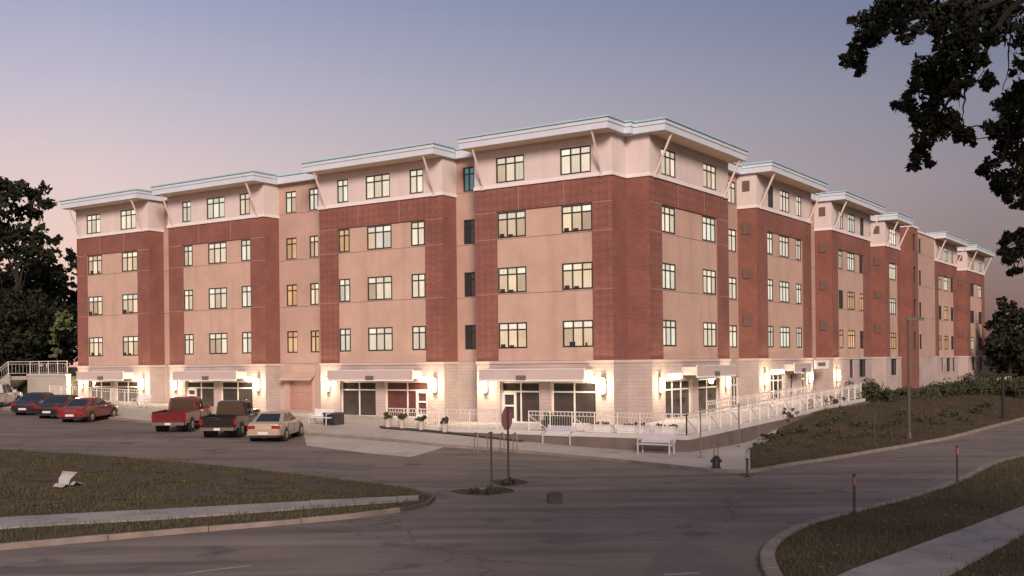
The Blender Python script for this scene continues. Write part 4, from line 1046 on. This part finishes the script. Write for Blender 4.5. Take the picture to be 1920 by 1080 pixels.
# ------------------------------------------------------------------ cars
def rect_ring(xr, xf, w, z, c=.08): return [(xr, -w + c, z), (xr + c, -w, z), (xf - c, -w, z), (xf, -w + c, z), (xf, w - c, z), (xf - c, w, z), (xr + c, w, z), (xr, w - c, z)]
def quad_patch(a, b, c, d, inset=.1, out=.012, th=.0):
    a, b, c, d = map(Vector, (a, b, c, d)); m = (a + b + c + d) / 4
    n = (b - a).cross(d - a).normalized()
    if n.dot(m - Vector((m.x * .2, 0, .9))) < 0: n = -n
    q = [p.lerp(m, inset) + n * out for p in (a, b, c, d)]
    mb = MB(); mb.add(q + [p - n * (out + .02) for p in q], [(0, 1, 2, 3), (7, 6, 5, 4), (4, 5, 1, 0), (5, 6, 2, 1), (6, 7, 3, 2), (7, 4, 0, 3)]); return mb
def body_rings(st):
    R_ = []
    for x, w, zb, zt in st:
        h = [(w * .78, zb), (w * .96, zb + .09), (w, .55 * zb + .45 * zt), (w * .985, zt - .10), (w * .90, zt - .015), (w * .5, zt + .012)]
        R_.append([(x, -y, z) for y, z in h] + [(x, y, z) for y, z in h[::-1]])
    return R_
def glasshouse(o, paint, base, mid, roof_, w0, w1, w2, z0, z1, z2, split):
    xr0, xf0 = base; xr1, xf1 = mid; xr2, xf2 = roof_
    MB().loft([rect_ring(xr0, xf0, w0, z0), rect_ring(xr1, xf1, w1, z1), rect_ring(xr2, xf2, w2, z2, .15)]).build('cabin', paint, o, smooth=True, fix=True)
    A = lambda t, w, x0, x1: None
    f = lambda a, b, t: tuple(a[i] + (b[i] - a[i]) * t for i in range(3))
    lo, hi = .06, .96
    def side(x0b, x1b, x0t, x1t, s):
        return [(x0b, s * w0, z0), (x1b, s * w0, z0), (x1t, s * w1, z1), (x0t, s * w1, z1)]
    quad_patch((xr0, -w0 + .1, z0), (xr0, w0 - .1, z0), (xr1, w1 - .08, z1), (xr1, -w1 + .08, z1), .09).build('rear_window', 'car_glass', o, fix=True)
    quad_patch((xf0, -w0 + .1, z0), (xf0, w0 - .1, z0), (xf1, w1 - .08, z1), (xf1, -w1 + .08, z1), .09).build('windscreen', 'car_glass', o, fix=True)
    for s in (-1, 1):
        cuts = [0.08] + split + [.94]
        for a, b in zip(cuts, cuts[1:]):
            q = [(xr0 + (xf0 - xr0) * (a + .02), s * w0, z0), (xr0 + (xf0 - xr0) * (b - .02), s * w0, z0), (xr1 + (xf1 - xr1) * (b - .02), s * w1, z1), (xr1 + (xf1 - xr1) * (a + .02), s * w1, z1)]
            quad_patch(*q, inset=.10).build('side_window', 'car_glass', o, fix=True)
def wheels(o, xs, y, r, rimr):
    for x in xs:
        for s in (-1, 1):
            MB().tube([(x, s * .45, r + .015), (x, s * (y + .005), r + .015)], r + .065, 20).build('wheel_arch', 'trim_black', o)
            w = MB().tube([(x, s * (y - .2), r), (x, s * (y - .01), r), (x, s * (y + .02), r)], [r, r, r * .93], 20).build('wheel', 'tyre', o, smooth=True)
            MB().tube([(x, s * (y + .015), r), (x, s * (y + .028), r)], [rimr, rimr * .85], 14).build('rim', 'rim', w)
            MB().tube([(x, s * (y + .027), r), (x, s * (y + .034), r)], [rimr * .3, rimr * .25], 8).build('hub', 'steel', w)
def lamps(o, xr, y0, y1, z0, z1, lit=False):
    for s in (-1, 1): MB().box(xr, xr + .2, s * y0, s * y1, z0, z1).build('tail_light', 'tail_lit' if lit else 'tail_red', o)
def sedan(p, rz, paint, label, L=4.75, lit=None, boxy=0.0, name='parked_car', group='cars parked along the plaza kerb', cat='car', coupe=False):
    o = empty(name, p, rz, label, cat, group); k = L / 4.75; H = .03 * boxy
    st = [(-2.40, .70, .42, .78), (-2.36, .80, .33, .88 + H), (-2.24, .855, .26, .945 + H), (-1.8, .885, .21, .97 + H), (-.9, .895, .19, .965), (.2, .895, .19, .95), (1.1, .89, .19, .93), (1.6, .88, .20, .88), (2.05, .85, .22, .80), (2.30, .77, .28, .70), (2.38, .62, .34, .60)]
    MB().loft(body_rings([(x * k, w, a, b) for x, w, a, b in st])).build('body', paint, o, smooth=True, fix=True)
    glasshouse(o, paint, (-1.82 * k, 1.12 * k), (-1.02 * k, .34 * k), (-.88 * k, .16 * k), .79, .63, .55, .93, 1.36, 1.42, [.5] if not coupe else [.38])
    wheels(o, (-1.38 * k, 1.42 * k), .885, .315, .2)
    lamps(o, -2.405 * k, .42, .83, .68, .83, lit == 'tail' or lit == 'both')
    b = MB(); b.loft([[(x, s * .84 * c, z) for s, z in ((-1, .36), (1, .36), (1, .56), (-1, .56))] for x, c in ((-2.45 * k, .93), (-2.38 * k, 1.0), (-2.1 * k, 1.02))]); b.build('rear_bumper', paint, o, fix=True)
    MB().box(-2.475 * k, -2.452 * k, -.26, .26, .40, .53).build('number_plate', 'plate', o)
    MB().box(-2.36 * k, -2.2 * k, -.7, .7, .24, .34).build('valance', 'trim_black', o)
    for s in (-1, 1):
        MB().box(2.22 * k, 2.36 * k, s * .42, s * .74, .58, .68).build('headlight', 'head_lit' if lit in ('head', 'both') else 'plate', o)
        MB().box(.72 * k, .90 * k, s * .80, s * .98, .94, 1.06).build('wing_mirror', paint, o)
        for x in ((-.52, .42) if not coupe else (.1,)): MB().box(x * k - .09, x * k + .09, s * .885, s * .912, .80, .83).build('door_handle', 'chrome', o)
        d = MB()
        for x in ((-1.02, .03, 1.0) if not coupe else (-.55, .98)): d.box(x * k - .006, x * k + .006, s * .88, s * .8985, .36, .92)
        d.build('door_seam', 'trim_black', o)['kind'] = 'stuff'
    return o
def pickup(p, rz, paint, label, name='parked_pickup', group='cars parked along the plaza kerb'):
    o = empty(name, p, rz, label, 'pickup truck', group)
    st = [(-.32, .94, .34, 1.10), (.4, .95, .32, 1.11), (1.3, .95, .32, 1.12), (1.9, .94, .34, 1.10), (2.45, .91, .38, 1.04), (2.62, .84, .44, .92)]
    MB().loft(body_rings(st)).build('body', paint, o, smooth=True, fix=True)
    bd = MB(); bd.box(-2.62, -.34, -.94, -.86, .52, 1.10); bd.box(-2.62, -.34, .86, .94, .52, 1.10); bd.box(-2.62, -.34, -.858, .858, .52, .62); bd.box(-.40, -.34, -.858, .858, .622, 1.08); bd.build('cargo_bed', paint, o)
    for s in (-1, 1): MB().box(-2.60, -.36, s * .85, s * .955, 1.102, 1.14).build('bed_rail', 'trim_black', o)
    MB().box(-2.68, -2.625, -.80, .80, .60, 1.10).build('tailgate', paint, o); MB().box(-2.695, -2.682, -.12, .12, .98, 1.04).build('tailgate_handle', 'trim_black', o)
    glasshouse(o, paint, (-.36, 1.42), (-.335, .78), (-.2, .62), .86, .74, .66, 1.08, 1.74, 1.82, [.42])
    wheels(o, (-1.62, 1.72), .955, .37, .22)
    for s in (-1, 1):
        MB().box(-2.66, -2.50, s * .805, s * .955, .70, 1.02).build('tail_light', 'tail_red', o)
        MB().box(2.5, 2.64, s * .5, s * .8, .74, .9).build('headlight', 'plate', o)
        MB().box(.9, 1.1, s * .93, s * 1.16, 1.1, 1.3).build('wing_mirror', paint, o)
        MB().box(.02, .2, s * .945, s * .972, .96, 1.0).build('door_handle', 'chrome', o)
        d = MB(); 
        for x in (-.1, 1.25): d.box(x - .007, x + .007, s * .94, s * .957, .46, 1.06)
        d.build('door_seam', 'trim_black', o)['kind'] = 'stuff'
    b = MB(); b.loft([[(x, s * .93 * c, z) for s, z in ((-1, .42), (1, .42), (1, .58), (-1, .58))] for x, c in ((-2.86, .95), (-2.80, 1), (-2.62, 1))]); b.build('rear_bumper', 'chrome', o, fix=True)
    MB().box(-2.885, -2.865, -.16, .16, .44, .56).build('number_plate', 'plate', o)
    return o
def at_rear(px, py, L, rz):
    p = gp(px, py); return Vector((p.x + math.cos(rz) * L / 2, p.y + math.sin(rz) * L / 2, 0))
def park(fn, px, py, L, rz, *a, **k):
    q = at_rear(px, py, L, rz); f = T(q.x + math.cos(rz) * 1.4, q.y + math.sin(rz) * 1.4); r = T(q.x - math.cos(rz) * 1.4, q.y - math.sin(rz) * 1.4)
    q.z = (f + r) / 2 + .005
    o = fn(q, rz, *a, **k); o.rotation_euler = (0, -math.atan2(f - r, 2.8), rz); return o
HD = R(87)
park(sedan, 494, 830, 4.75, R(86), 'paint_tan', 'champagne tan sedan parked rightmost in the row, beside the black pickup', boxy=1)
park(pickup, 408, 823, 5.5, R(88), 'paint_black', 'black pickup truck parked between the tan sedan and the dark red pickup')
park(pickup, 316, 812, 5.5, R(89), 'paint_darkred', 'dark red pickup truck with chrome bumper parked left of the black pickup')
park(sedan, 133, 793, 4.6, R(84), 'paint_red', 'dark red coupe parked left of the gap in the row', coupe=True)
park(sedan, 89, 786, 4.7, R(86), 'paint_black', 'black sedan parked between the dark red coupe and the navy sedan')
park(sedan, 43, 780, 4.8, R(86), 'paint_navy', 'dark navy sedan with pale number plate near the left edge', boxy=1)
park(pickup, -50, 772, 5.5, R(88), 'paint_pale', 'pale pickup cut off by the left edge behind the navy sedan')

# ------------------------------------------------------------------ trees and shrubs
g = random.Random(21)
def cl(rows, Y, spread=3.0): return [pxc(x, y, r, Y, g.uniform(-spread, spread)) for x, y, r in rows]
Y = 97
plant('oak_tree', (at(22, 690, Y).x, Y, T(at(22, 690, Y).x, Y)), cl([(5, 345, 26), (30, 350, 24), (62, 362, 26), (88, 382, 20), (12, 385, 34), (48, 398, 30), (80, 440, 24), (98, 452, 14), (20, 440, 30), (55, 450, 26), (85, 478, 26), (25, 480, 24), (-40, 360, 40), (-60, 430, 45), (-20, 480, 36), (60, 490, 30), (8, 430, 20)], Y), .5, 'leaf_dark', 'tall dark tree with gaps in its crown rising at the far left', 'tree', .42, 'trees left of the building', 1.5, 1)
Y = 106
plant('oak_tree', (at(90, 690, Y).x, Y, T(at(90, 690, Y).x, Y)), cl([(120, 520, 34), (80, 525, 36), (135, 560, 30), (95, 575, 40), (60, 560, 40), (120, 625, 34), (75, 630, 36), (138, 478, 14), (132, 500, 22), (150, 600, 30), (40, 610, 40), (100, 660, 30)], Y), .6, 'leaf_dark', 'broad dark tree growing right against the left end of the building', 'tree', .35, 'trees left of the building', 1.6, 2)
Y = 112
plant('oak_tree', (at(10, 690, Y).x, Y, T(at(10, 690, Y).x, Y)), cl([(10, 520, 40), (-30, 540, 50), (30, 575, 44), (-10, 600, 50), (25, 640, 44), (-50, 640, 50), (55, 670, 40), (0, 680, 40), (-80, 590, 60)], Y), .6, 'leaf_dark', 'dark tree filling the lower left corner behind the stair', 'tree', .35, 'trees left of the building', 1.6, 3)
Y = 91
plant('young_tree', (at(106, 690, Y).x, Y, UL), cl([(118, 588, 12), (108, 604, 11), (128, 602, 10), (104, 622, 10), (116, 612, 10), (103, 640, 9), (106, 655, 9), (124, 618, 8), (100, 668, 8)], Y, .6), .26, 'leaf_lit', 'small pale green lamplit tree behind the railing at far left', 'tree', .07, None, 1.3, 4)
for i, (px, py, r, lb) in enumerate(((80, 694, 7, 'low clipped shrub behind the landing railing, left one'), (100, 694, 8, 'low clipped shrub behind the landing railing, middle one'), (124, 693, 8, 'low clipped shrub behind the landing railing, nearest the building'))):
    c = at(px, py, 88.6); plant('shrub', (c.x, c.y, UL - .06), cl([(px, py, r), (px - 6, py + 1, r * .8), (px + 6, py + 1, r * .8)], 88.6, .2), .16, 'leaf_shrub', lb, 'shrub', None, 'shrubs on the landing', 1.5, 30 + i)
Y = 128
plant('oak_tree', (at(1890, 690, Y).x, Y, 0), cl([(1880, 575, 20), (1900, 590, 26), (1870, 605, 22), (1890, 625, 30), (1862, 640, 20), (1910, 640, 30), (1880, 665, 30), (1905, 680, 30), (1862, 680, 18), (1930, 600, 30), (1940, 650, 40)], Y, 2), .6, 'leaf_dark', 'dark leafy tree just beyond the far right end of the building', 'tree', .3, 'trees beyond the right end', 1.5, 6)
Y = 140
plant('oak_tree', (at(1985, 690, Y).x, Y, 0), cl([(1960, 600, 40), (2000, 580, 50), (2040, 620, 50), (1990, 650, 50), (1950, 680, 40), (1925, 690, 30)], Y, 3), .7, 'leaf_dark', 'dark tree at the right edge behind the leafy one', 'tree', .35, 'trees beyond the right end', 1.4, 7)
plant('oak_tree', (at(1870, 690, 165).x, 165, 0), cl([(1840, 660, 12), (1856, 650, 16), (1866, 665, 20), (1880, 680, 24), (1905, 685, 24)], 165, 3), .7, 'leaf_dark', 'distant dark tree seen past the building corner at right', 'tree', .3, 'trees beyond the right end', 1.4, 8)
# shrubs on the planted bank
sh_list = [(1478, 812, 10, 62, 'low shrub at the left end of the planted bank'), (1520, 800, 13, 66, 'dark shrub below the middle of the ramp'), (1556, 790, 13, 69, 'shrub below the upper part of the ramp'), (1600, 770, 24, 74, 'large grey green shrub at the upper end of the ramp'), (1632, 760, 26, 77, 'tall shrub hiding the foot of the third tan bay'), (1668, 775, 16, 76, 'round dark shrub left of the tall lamp post'),
           (1690, 752, 15, 84, 'dark shrub at the foot of the narrow brick bay'), (1728, 765, 14, 82, 'low shrub right of the tall lamp post'), (1762, 758, 18, 84, 'shrub below the stair railing on the bank'), (1790, 748, 20, 88, 'bushy shrub in the middle of the grassy bank'), (1822, 745, 24, 90, 'wide shrub before the last brick bay'), (1858, 742, 26, 92, 'tall wide shrub near the right end of the building'), (1896, 745, 24, 92, 'dark shrub left of the utility pole crossbar'), (1925, 750, 26, 90, 'dark shrub at the right edge of the bank')]
for i, (px, py, r, Y, lb) in enumerate(sh_list):
    c = at(px, py + r, Y); z = T(c.x, c.y) + .05
    up = max(0.0, z - c.z)
    cl_ = [(p + Vector((0, 0, up)), q) for p, q in cl([(px, py, r * .8), (px - r * .6, py + r * .35, r * .6), (px + r * .6, py + r * .3, r * .65), (px, py + r * .5, r * .7)], Y, .4)]
    plant('shrub', (c.x, c.y, z), cl_, .17, 'leaf_shrub', lb, 'shrub', None, 'shrubs on the planted bank', 1.2, 50 + i)
# low plants, tufts and saplings over the bank
low = [(924, 922, 11, 'dark weed clump round the bare thin post'), (955, 906, 10, 'dark weed clump at the foot of the stop sign'), (890, 920, 8, 'dark weed clump left of the bare thin post'), (1420, 838, 9, 'low dark plant at the left tip of the planted bank'), (1452, 822, 10, 'small plant beside the ramp wall, left of the sapling'), (1446, 846, 7, 'tiny plant near the road edge of the bank'), (1490, 832, 8, 'small plant in the left part of the bank'), (1500, 812, 12, 'bushy plant under the ramp wall'), (1535, 822, 9, 'small plant below the middle of the ramp'),
       (1560, 812, 11, 'rounded plant below the upper ramp'), (1590, 822, 9, 'small plant in the middle of the bank'), (1612, 800, 13, 'dark plant below the upper end of the ramp'), (1650, 806, 11, 'dark plant beside the dark post on the bank'), (1680, 798, 12, 'dark plant just left of the lamp post foot'), (1735, 792, 12, 'dark plant right of the lamp post foot'), (1780, 782, 13, 'dark plant in the grassy right part of the bank'), (1830, 776, 12, 'dark plant left of the utility pole on the bank'),
       (1525, 840, 8, 'small dark plant near the kerb in the left half of the bank'), (1440, 826, 12, 'bushy plant against the retaining wall at the left end of the bank'), (1472, 816, 13, 'bushy plant against the retaining wall, right of the first one'), (1545, 800, 13, 'bushy plant against the ramp wall behind the middle sapling'), (1580, 788, 14, 'bushy plant close to the upper ramp wall'), (1625, 818, 10, 'small plant beside the foot of the dark post'), (1665, 820, 9, 'small plant near the kerb left of the lamp post'), (1700, 780, 13, 'wide plant behind the lamp post'), (1760, 796, 11, 'small plant near the kerb right of the lamp post'), (1805, 790, 11, 'small plant near the kerb in the right part of the bank'), (1850, 765, 13, 'wide plant in the right part of the bank below the hedge')]
for i, (px, py, r, lb) in enumerate(low):
    p = gp(px, py, .08); Yd = p.y; k = r / FPX * Yd
    grp = 'weed clumps round the sign posts' if 'weed' in lb else 'low plants on the bank'
    if 'weed' in lb: p.z -= .07
    plant('weed_clump' if 'weed' in lb else 'low_plant', p, [(p + Vector((g.uniform(-.2, .2) * k, 0, k * .6)), k * .8), (p + Vector((.9 * k, .1, k * .4)), k * .6), (p + Vector((-.8 * k, -.1, k * .45)), k * .65)], .12, 'leaf_shrub', lb, 'plant', None, grp, .9, 80 + i)
for i, (px, py, h, lb) in enumerate(((1478, 836, 1.9, 'thin sapling in the left part of the bank'), (1570, 830, 2.3, 'thin sapling in the middle of the bank'), (1746, 806, 2.6, 'thin sapling right of the tall lamp post'))):
    p = gp(px, py, .06)
    plant('sapling', p, [(p + Vector((0, 0, h * .72)), h * .15), (p + Vector((.2, 0, h * .86)), h * .12), (p + Vector((-.18, .1, h * .9)), h * .11)], .11, 'leaf_shrub', lb, 'sapling', .028, 'saplings on the bank', .35, 110 + i)
for i, (px, py, r, Y, lb) in enumerate(((30, 600, 60, 94, 'dark undergrowth bush filling the space under the tall dark tree'), (95, 620, 52, 100, 'dark undergrowth bush left of the building end'), (-45, 620, 70, 94, 'dark undergrowth bush at the left edge'), (60, 520, 46, 104, 'dark leafy mass between the two left trees'), (20, 668, 36, 93, 'low dark bush above the stair'))):
    c = at(px, py, Y); z = UL - .06
    plant('bush', (c.x, Y, z), cl([(px, py, r), (px - r * .7, py + r * .4, r * .7), (px + r * .6, py + r * .5, r * .7), (px, py + r * .9, r * .7), (px + r * .3, py - r * .5, r * .6)], Y, 1.2), .42, 'leaf_dark', lb, 'bush', None, 'dark bushes at the far left', 1.1, 130 + i)
# overhanging oak beside the camera, trunk outside the frame
base = Vector((10.6, 12.5, 0))
o = empty('oak_tree', base, 0, 'dark oak branches hanging into the upper right corner of the view', 'tree')
of = -base
near = [(1600, 112, 20), (1618, 88, 26), (1612, 128, 14), (1640, 52, 36), (1598, 40, 10), (1672, 22, 34), (1702, 60, 22), (1716, 14, 30), (1760, 18, 36), (1808, 30, 40), (1850, 20, 40), (1790, 66, 36), (1826, 78, 34), (1752, 60, 16), (1862, 62, 22), (1890, 16, 24),
        (1730, 132, 26), (1758, 152, 30), (1712, 168, 14), (1702, 200, 20), (1680, 198, 12), (1740, 196, 30), (1772, 122, 28), (1806, 124, 28), (1838, 150, 22), (1796, 176, 22), (1716, 236, 22), (1744, 240, 28), (1780, 232, 26), (1806, 246, 20), (1822, 262, 12), (1730, 280, 22), (1718, 306, 14), (1744, 300, 10), (1850, 112, 16),
        (1906, 178, 26), (1884, 204, 26), (1868, 238, 22), (1908, 236, 28), (1916, 292, 26), (1886, 278, 26), (1856, 316, 18), (1840, 322, 12), (1878, 336, 24), (1910, 344, 22), (1892, 374, 16), (1914, 130, 16), (1866, 352, 14), (1908, 384, 12),
        (1894, 448, 16), (1878, 470, 12), (1912, 478, 20), (1904, 506, 12), (1915, 440, 14), (1888, 490, 9), (1940, 460, 26), (1950, 340, 40), (1960, 200, 50), (1950, 60, 50)]
cs = []
for x, y, r in near:
    Y = 15 + g.uniform(-1.4, 1.4); c, q = pxc(x, y, r, Y); cs.append((c + of, q))
leaf = leaf_mesh('leaves', [tuple(c) for c, q in cs], [q * 1.10 for c, q in cs], [int(50 + 6400 * q * q) for c, q in cs], .10, 'leaf_oak', seed=77, flat=.95, aspect=.42)
lk = link('crown', leaf, o); lk['kind'] = 'stuff'
# unseen rest of the crown, filled out to shade the hanging branches
rest = []
for _ in range(150):
    x, y, z = g.uniform(-1, 20), g.uniform(-9, 20), g.uniform(8.5, 15.5)
    if z < HC + .335 * max(y, 0) + 1.9: continue
    if math.hypot((x - 10.6) / 11, (y - 8) / 14) > 1: continue
    rest.append((Vector((x, y, z)) + of, g.uniform(1.0, 1.7)))
lk = link('crown', leaf_mesh('leaves', [tuple(c) for c, q in rest], [q for c, q in rest], [220] * len(rest), .30, 'leaf_oak', seed=78), o); lk['kind'] = 'stuff'
MB().tube([base + of + Vector((0, 0, -.3)), base + of + Vector((0, 0, .5)), base + of + Vector((.1, .2, 3)), base + of + Vector((.0, .4, 6.5)), base + of + Vector((-.4, .2, 10))], [.55, .42, .36, .28, .12], 12).build('trunk', 'bark', o, smooth=True)
LIMB_PTS = []
def limb(pts, r0):
    P = []
    for q in pts: P.append((at(q[0], q[1], q[2] if len(q) > 2 else 15) if q[0] is not None else base) + of)
    Q = []
    for a, b in zip(P, P[1:]):
        for k in range(4): Q.append(a.lerp(b, k / 4) + Vector((g.uniform(-1, 1), g.uniform(-1, 1), g.uniform(-1, 1))) * .018)
    Q.append(P[-1]); n = len(Q); LIMB_PTS.extend(Q)
    MB().tube(Q, [max(.006, r0 * (1 - .9 * i / (n - 1))) for i in range(n)], 6).build('limb', 'bark', o, smooth=True)
limb([(2640, -160, 12.7), (2250, -150, 13.8), (1990, -60, 14.6), (1850, 15), (1740, 30), (1660, 45), (1612, 95)], .09)
limb([(2000, -70, 14.6), (1890, 20), (1846, 95), (1815, 150), (1770, 200), (1735, 250), (1722, 300)], .05)
limb([(1840, 100), (1790, 130), (1740, 150), (1700, 195)], .022)
limb([(1815, 150), (1806, 200), (1800, 245)], .018)
limb([(1880, 20), (1895, 70), (1890, 130), (1880, 170)], .018)
limb([(2640, 60, 12.7), (2150, 90, 14), (1960, 150, 15), (1905, 230), (1880, 300), (1852, 320)], .07)
limb([(1905, 230), (1910, 300), (1895, 370)], .022)
limb([(2640, 330, 12.7), (2150, 400, 14), (1960, 440, 15), (1900, 465), (1880, 472)], .05)
limb([(1930, 455), (1908, 500)], .014)
limb([(1760, 25), (1790, 70), (1826, 80)], .02)
limb([(1660, 45), (1700, 60)], .012)

tw = MB()
for c, q in cs:
    p0 = min(LIMB_PTS, key=lambda p: (p - c).length)
    if (p0 - c).length > 2.6: continue
    mid = p0.lerp(c, .5) + Vector((g.uniform(-.06, .06), g.uniform(-.06, .06), .05))
    tw.tube([p0, mid, c], [.013, .010, .006], 5)
    for _ in range(5):
        d = Vector((g.gauss(0, 1), g.gauss(0, 1), g.gauss(0, 1))).normalized() * q * g.uniform(.8, 1.25)
        tw.tube([c.lerp(mid, .3), c + d * .5, c + d], [.006, .005, .003], 4)
tw.build('twigs', 'bark', o)['kind'] = 'stuff'
# ------------------------------------------------------------------ grass, fallen leaves
def scatter(name, objs, dens, m, kind, ymax, h=(.05, .12), seed=3):
    g = np.random.default_rng(seed); V = []; F = []
    pts = []
    for ob in objs:
        me = ob.data
        for p in me.polygons:
            c = p.center
            if c.y > ymax or c.y < 12 or abs(c.x) > .62 * c.y + 4: continue
            n = g.poisson(p.area * dens); vs = [me.vertices[i].co for i in p.vertices]
            for _ in range(n):
                k = 1 + int(g.integers(0, max(1, len(vs) - 2))); r1, r2 = g.random(2) ; s1 = r1 ** .5; a_, b_, c_ = vs[0], vs[k], vs[k + 1]; pts.append(a_ * (1 - s1) + b_ * (s1 * (1 - r2)) + c_ * (s1 * r2))
    P = np.array([tuple(p) for p in pts]); keep = np.ones(len(P), bool)
    for poly, pr in SLABS:
        ins = np.zeros(len(P), bool); j = len(poly) - 1
        for i in range(len(poly)):
            (xi, yi), (xj, yj) = poly[i], poly[j]
            with np.errstate(divide='ignore', invalid='ignore'):
                ins ^= ((yi > P[:, 1]) != (yj > P[:, 1])) & (P[:, 0] < (xj - xi) * (P[:, 1] - yi) / (yj - yi + 1e-12) + xi)
            j = i
        keep &= ~(ins & (g.random(len(P)) < pr))
    P = P[keep]; n = len(P)
    if not n: return
    a = g.uniform(0, 6.283, n); d = np.stack([np.cos(a), np.sin(a), np.zeros(n)], 1)
    if kind == 'blade':
        hh = g.uniform(h[0], h[1], n); lean = np.stack([g.normal(0, .35, n), g.normal(0, .35, n), np.ones(n)], 1) * hh[:, None]
        wd = d * .012
        V = np.stack([P - wd - [0, 0, .02], P + wd - [0, 0, .02], P + lean], 1)
    else:
        s = g.uniform(.03, .07, n); e_ = np.stack([-np.sin(a), np.cos(a), g.uniform(-.4, .4, n)], 1)
        P = P + [0, 0, .035]
        V = np.stack([P - d * s[:, None], P + e_ * (s * .6)[:, None], P + d * s[:, None]], 1)
    me = bpy.data.meshes.new(name); me.from_pydata(V.reshape(-1, 3).tolist(), [], (np.arange(n)[:, None] * 3 + np.arange(3)).tolist())
    me.materials.append(M[m]); tag(link(name, me), kind='stuff')
lawns = [o for o in bpy.data.objects if o.name.startswith('lawn')]
scatter('grass', lawns, 130, 'blade', 'blade', 52, (.04, .17))
banks = [bpy.data.objects['planted_bank']]
scatter('rough_grass', banks, 22, 'blade_dark', 'blade', 105, (.10, .32), 12)
scatter('mulch_chips', banks, 6, 'dry_leaf', 'leaf', 80, seed=13)
scatter('fallen_leaves', lawns, 4.5, 'dry_leaf', 'leaf', 50, seed=9)
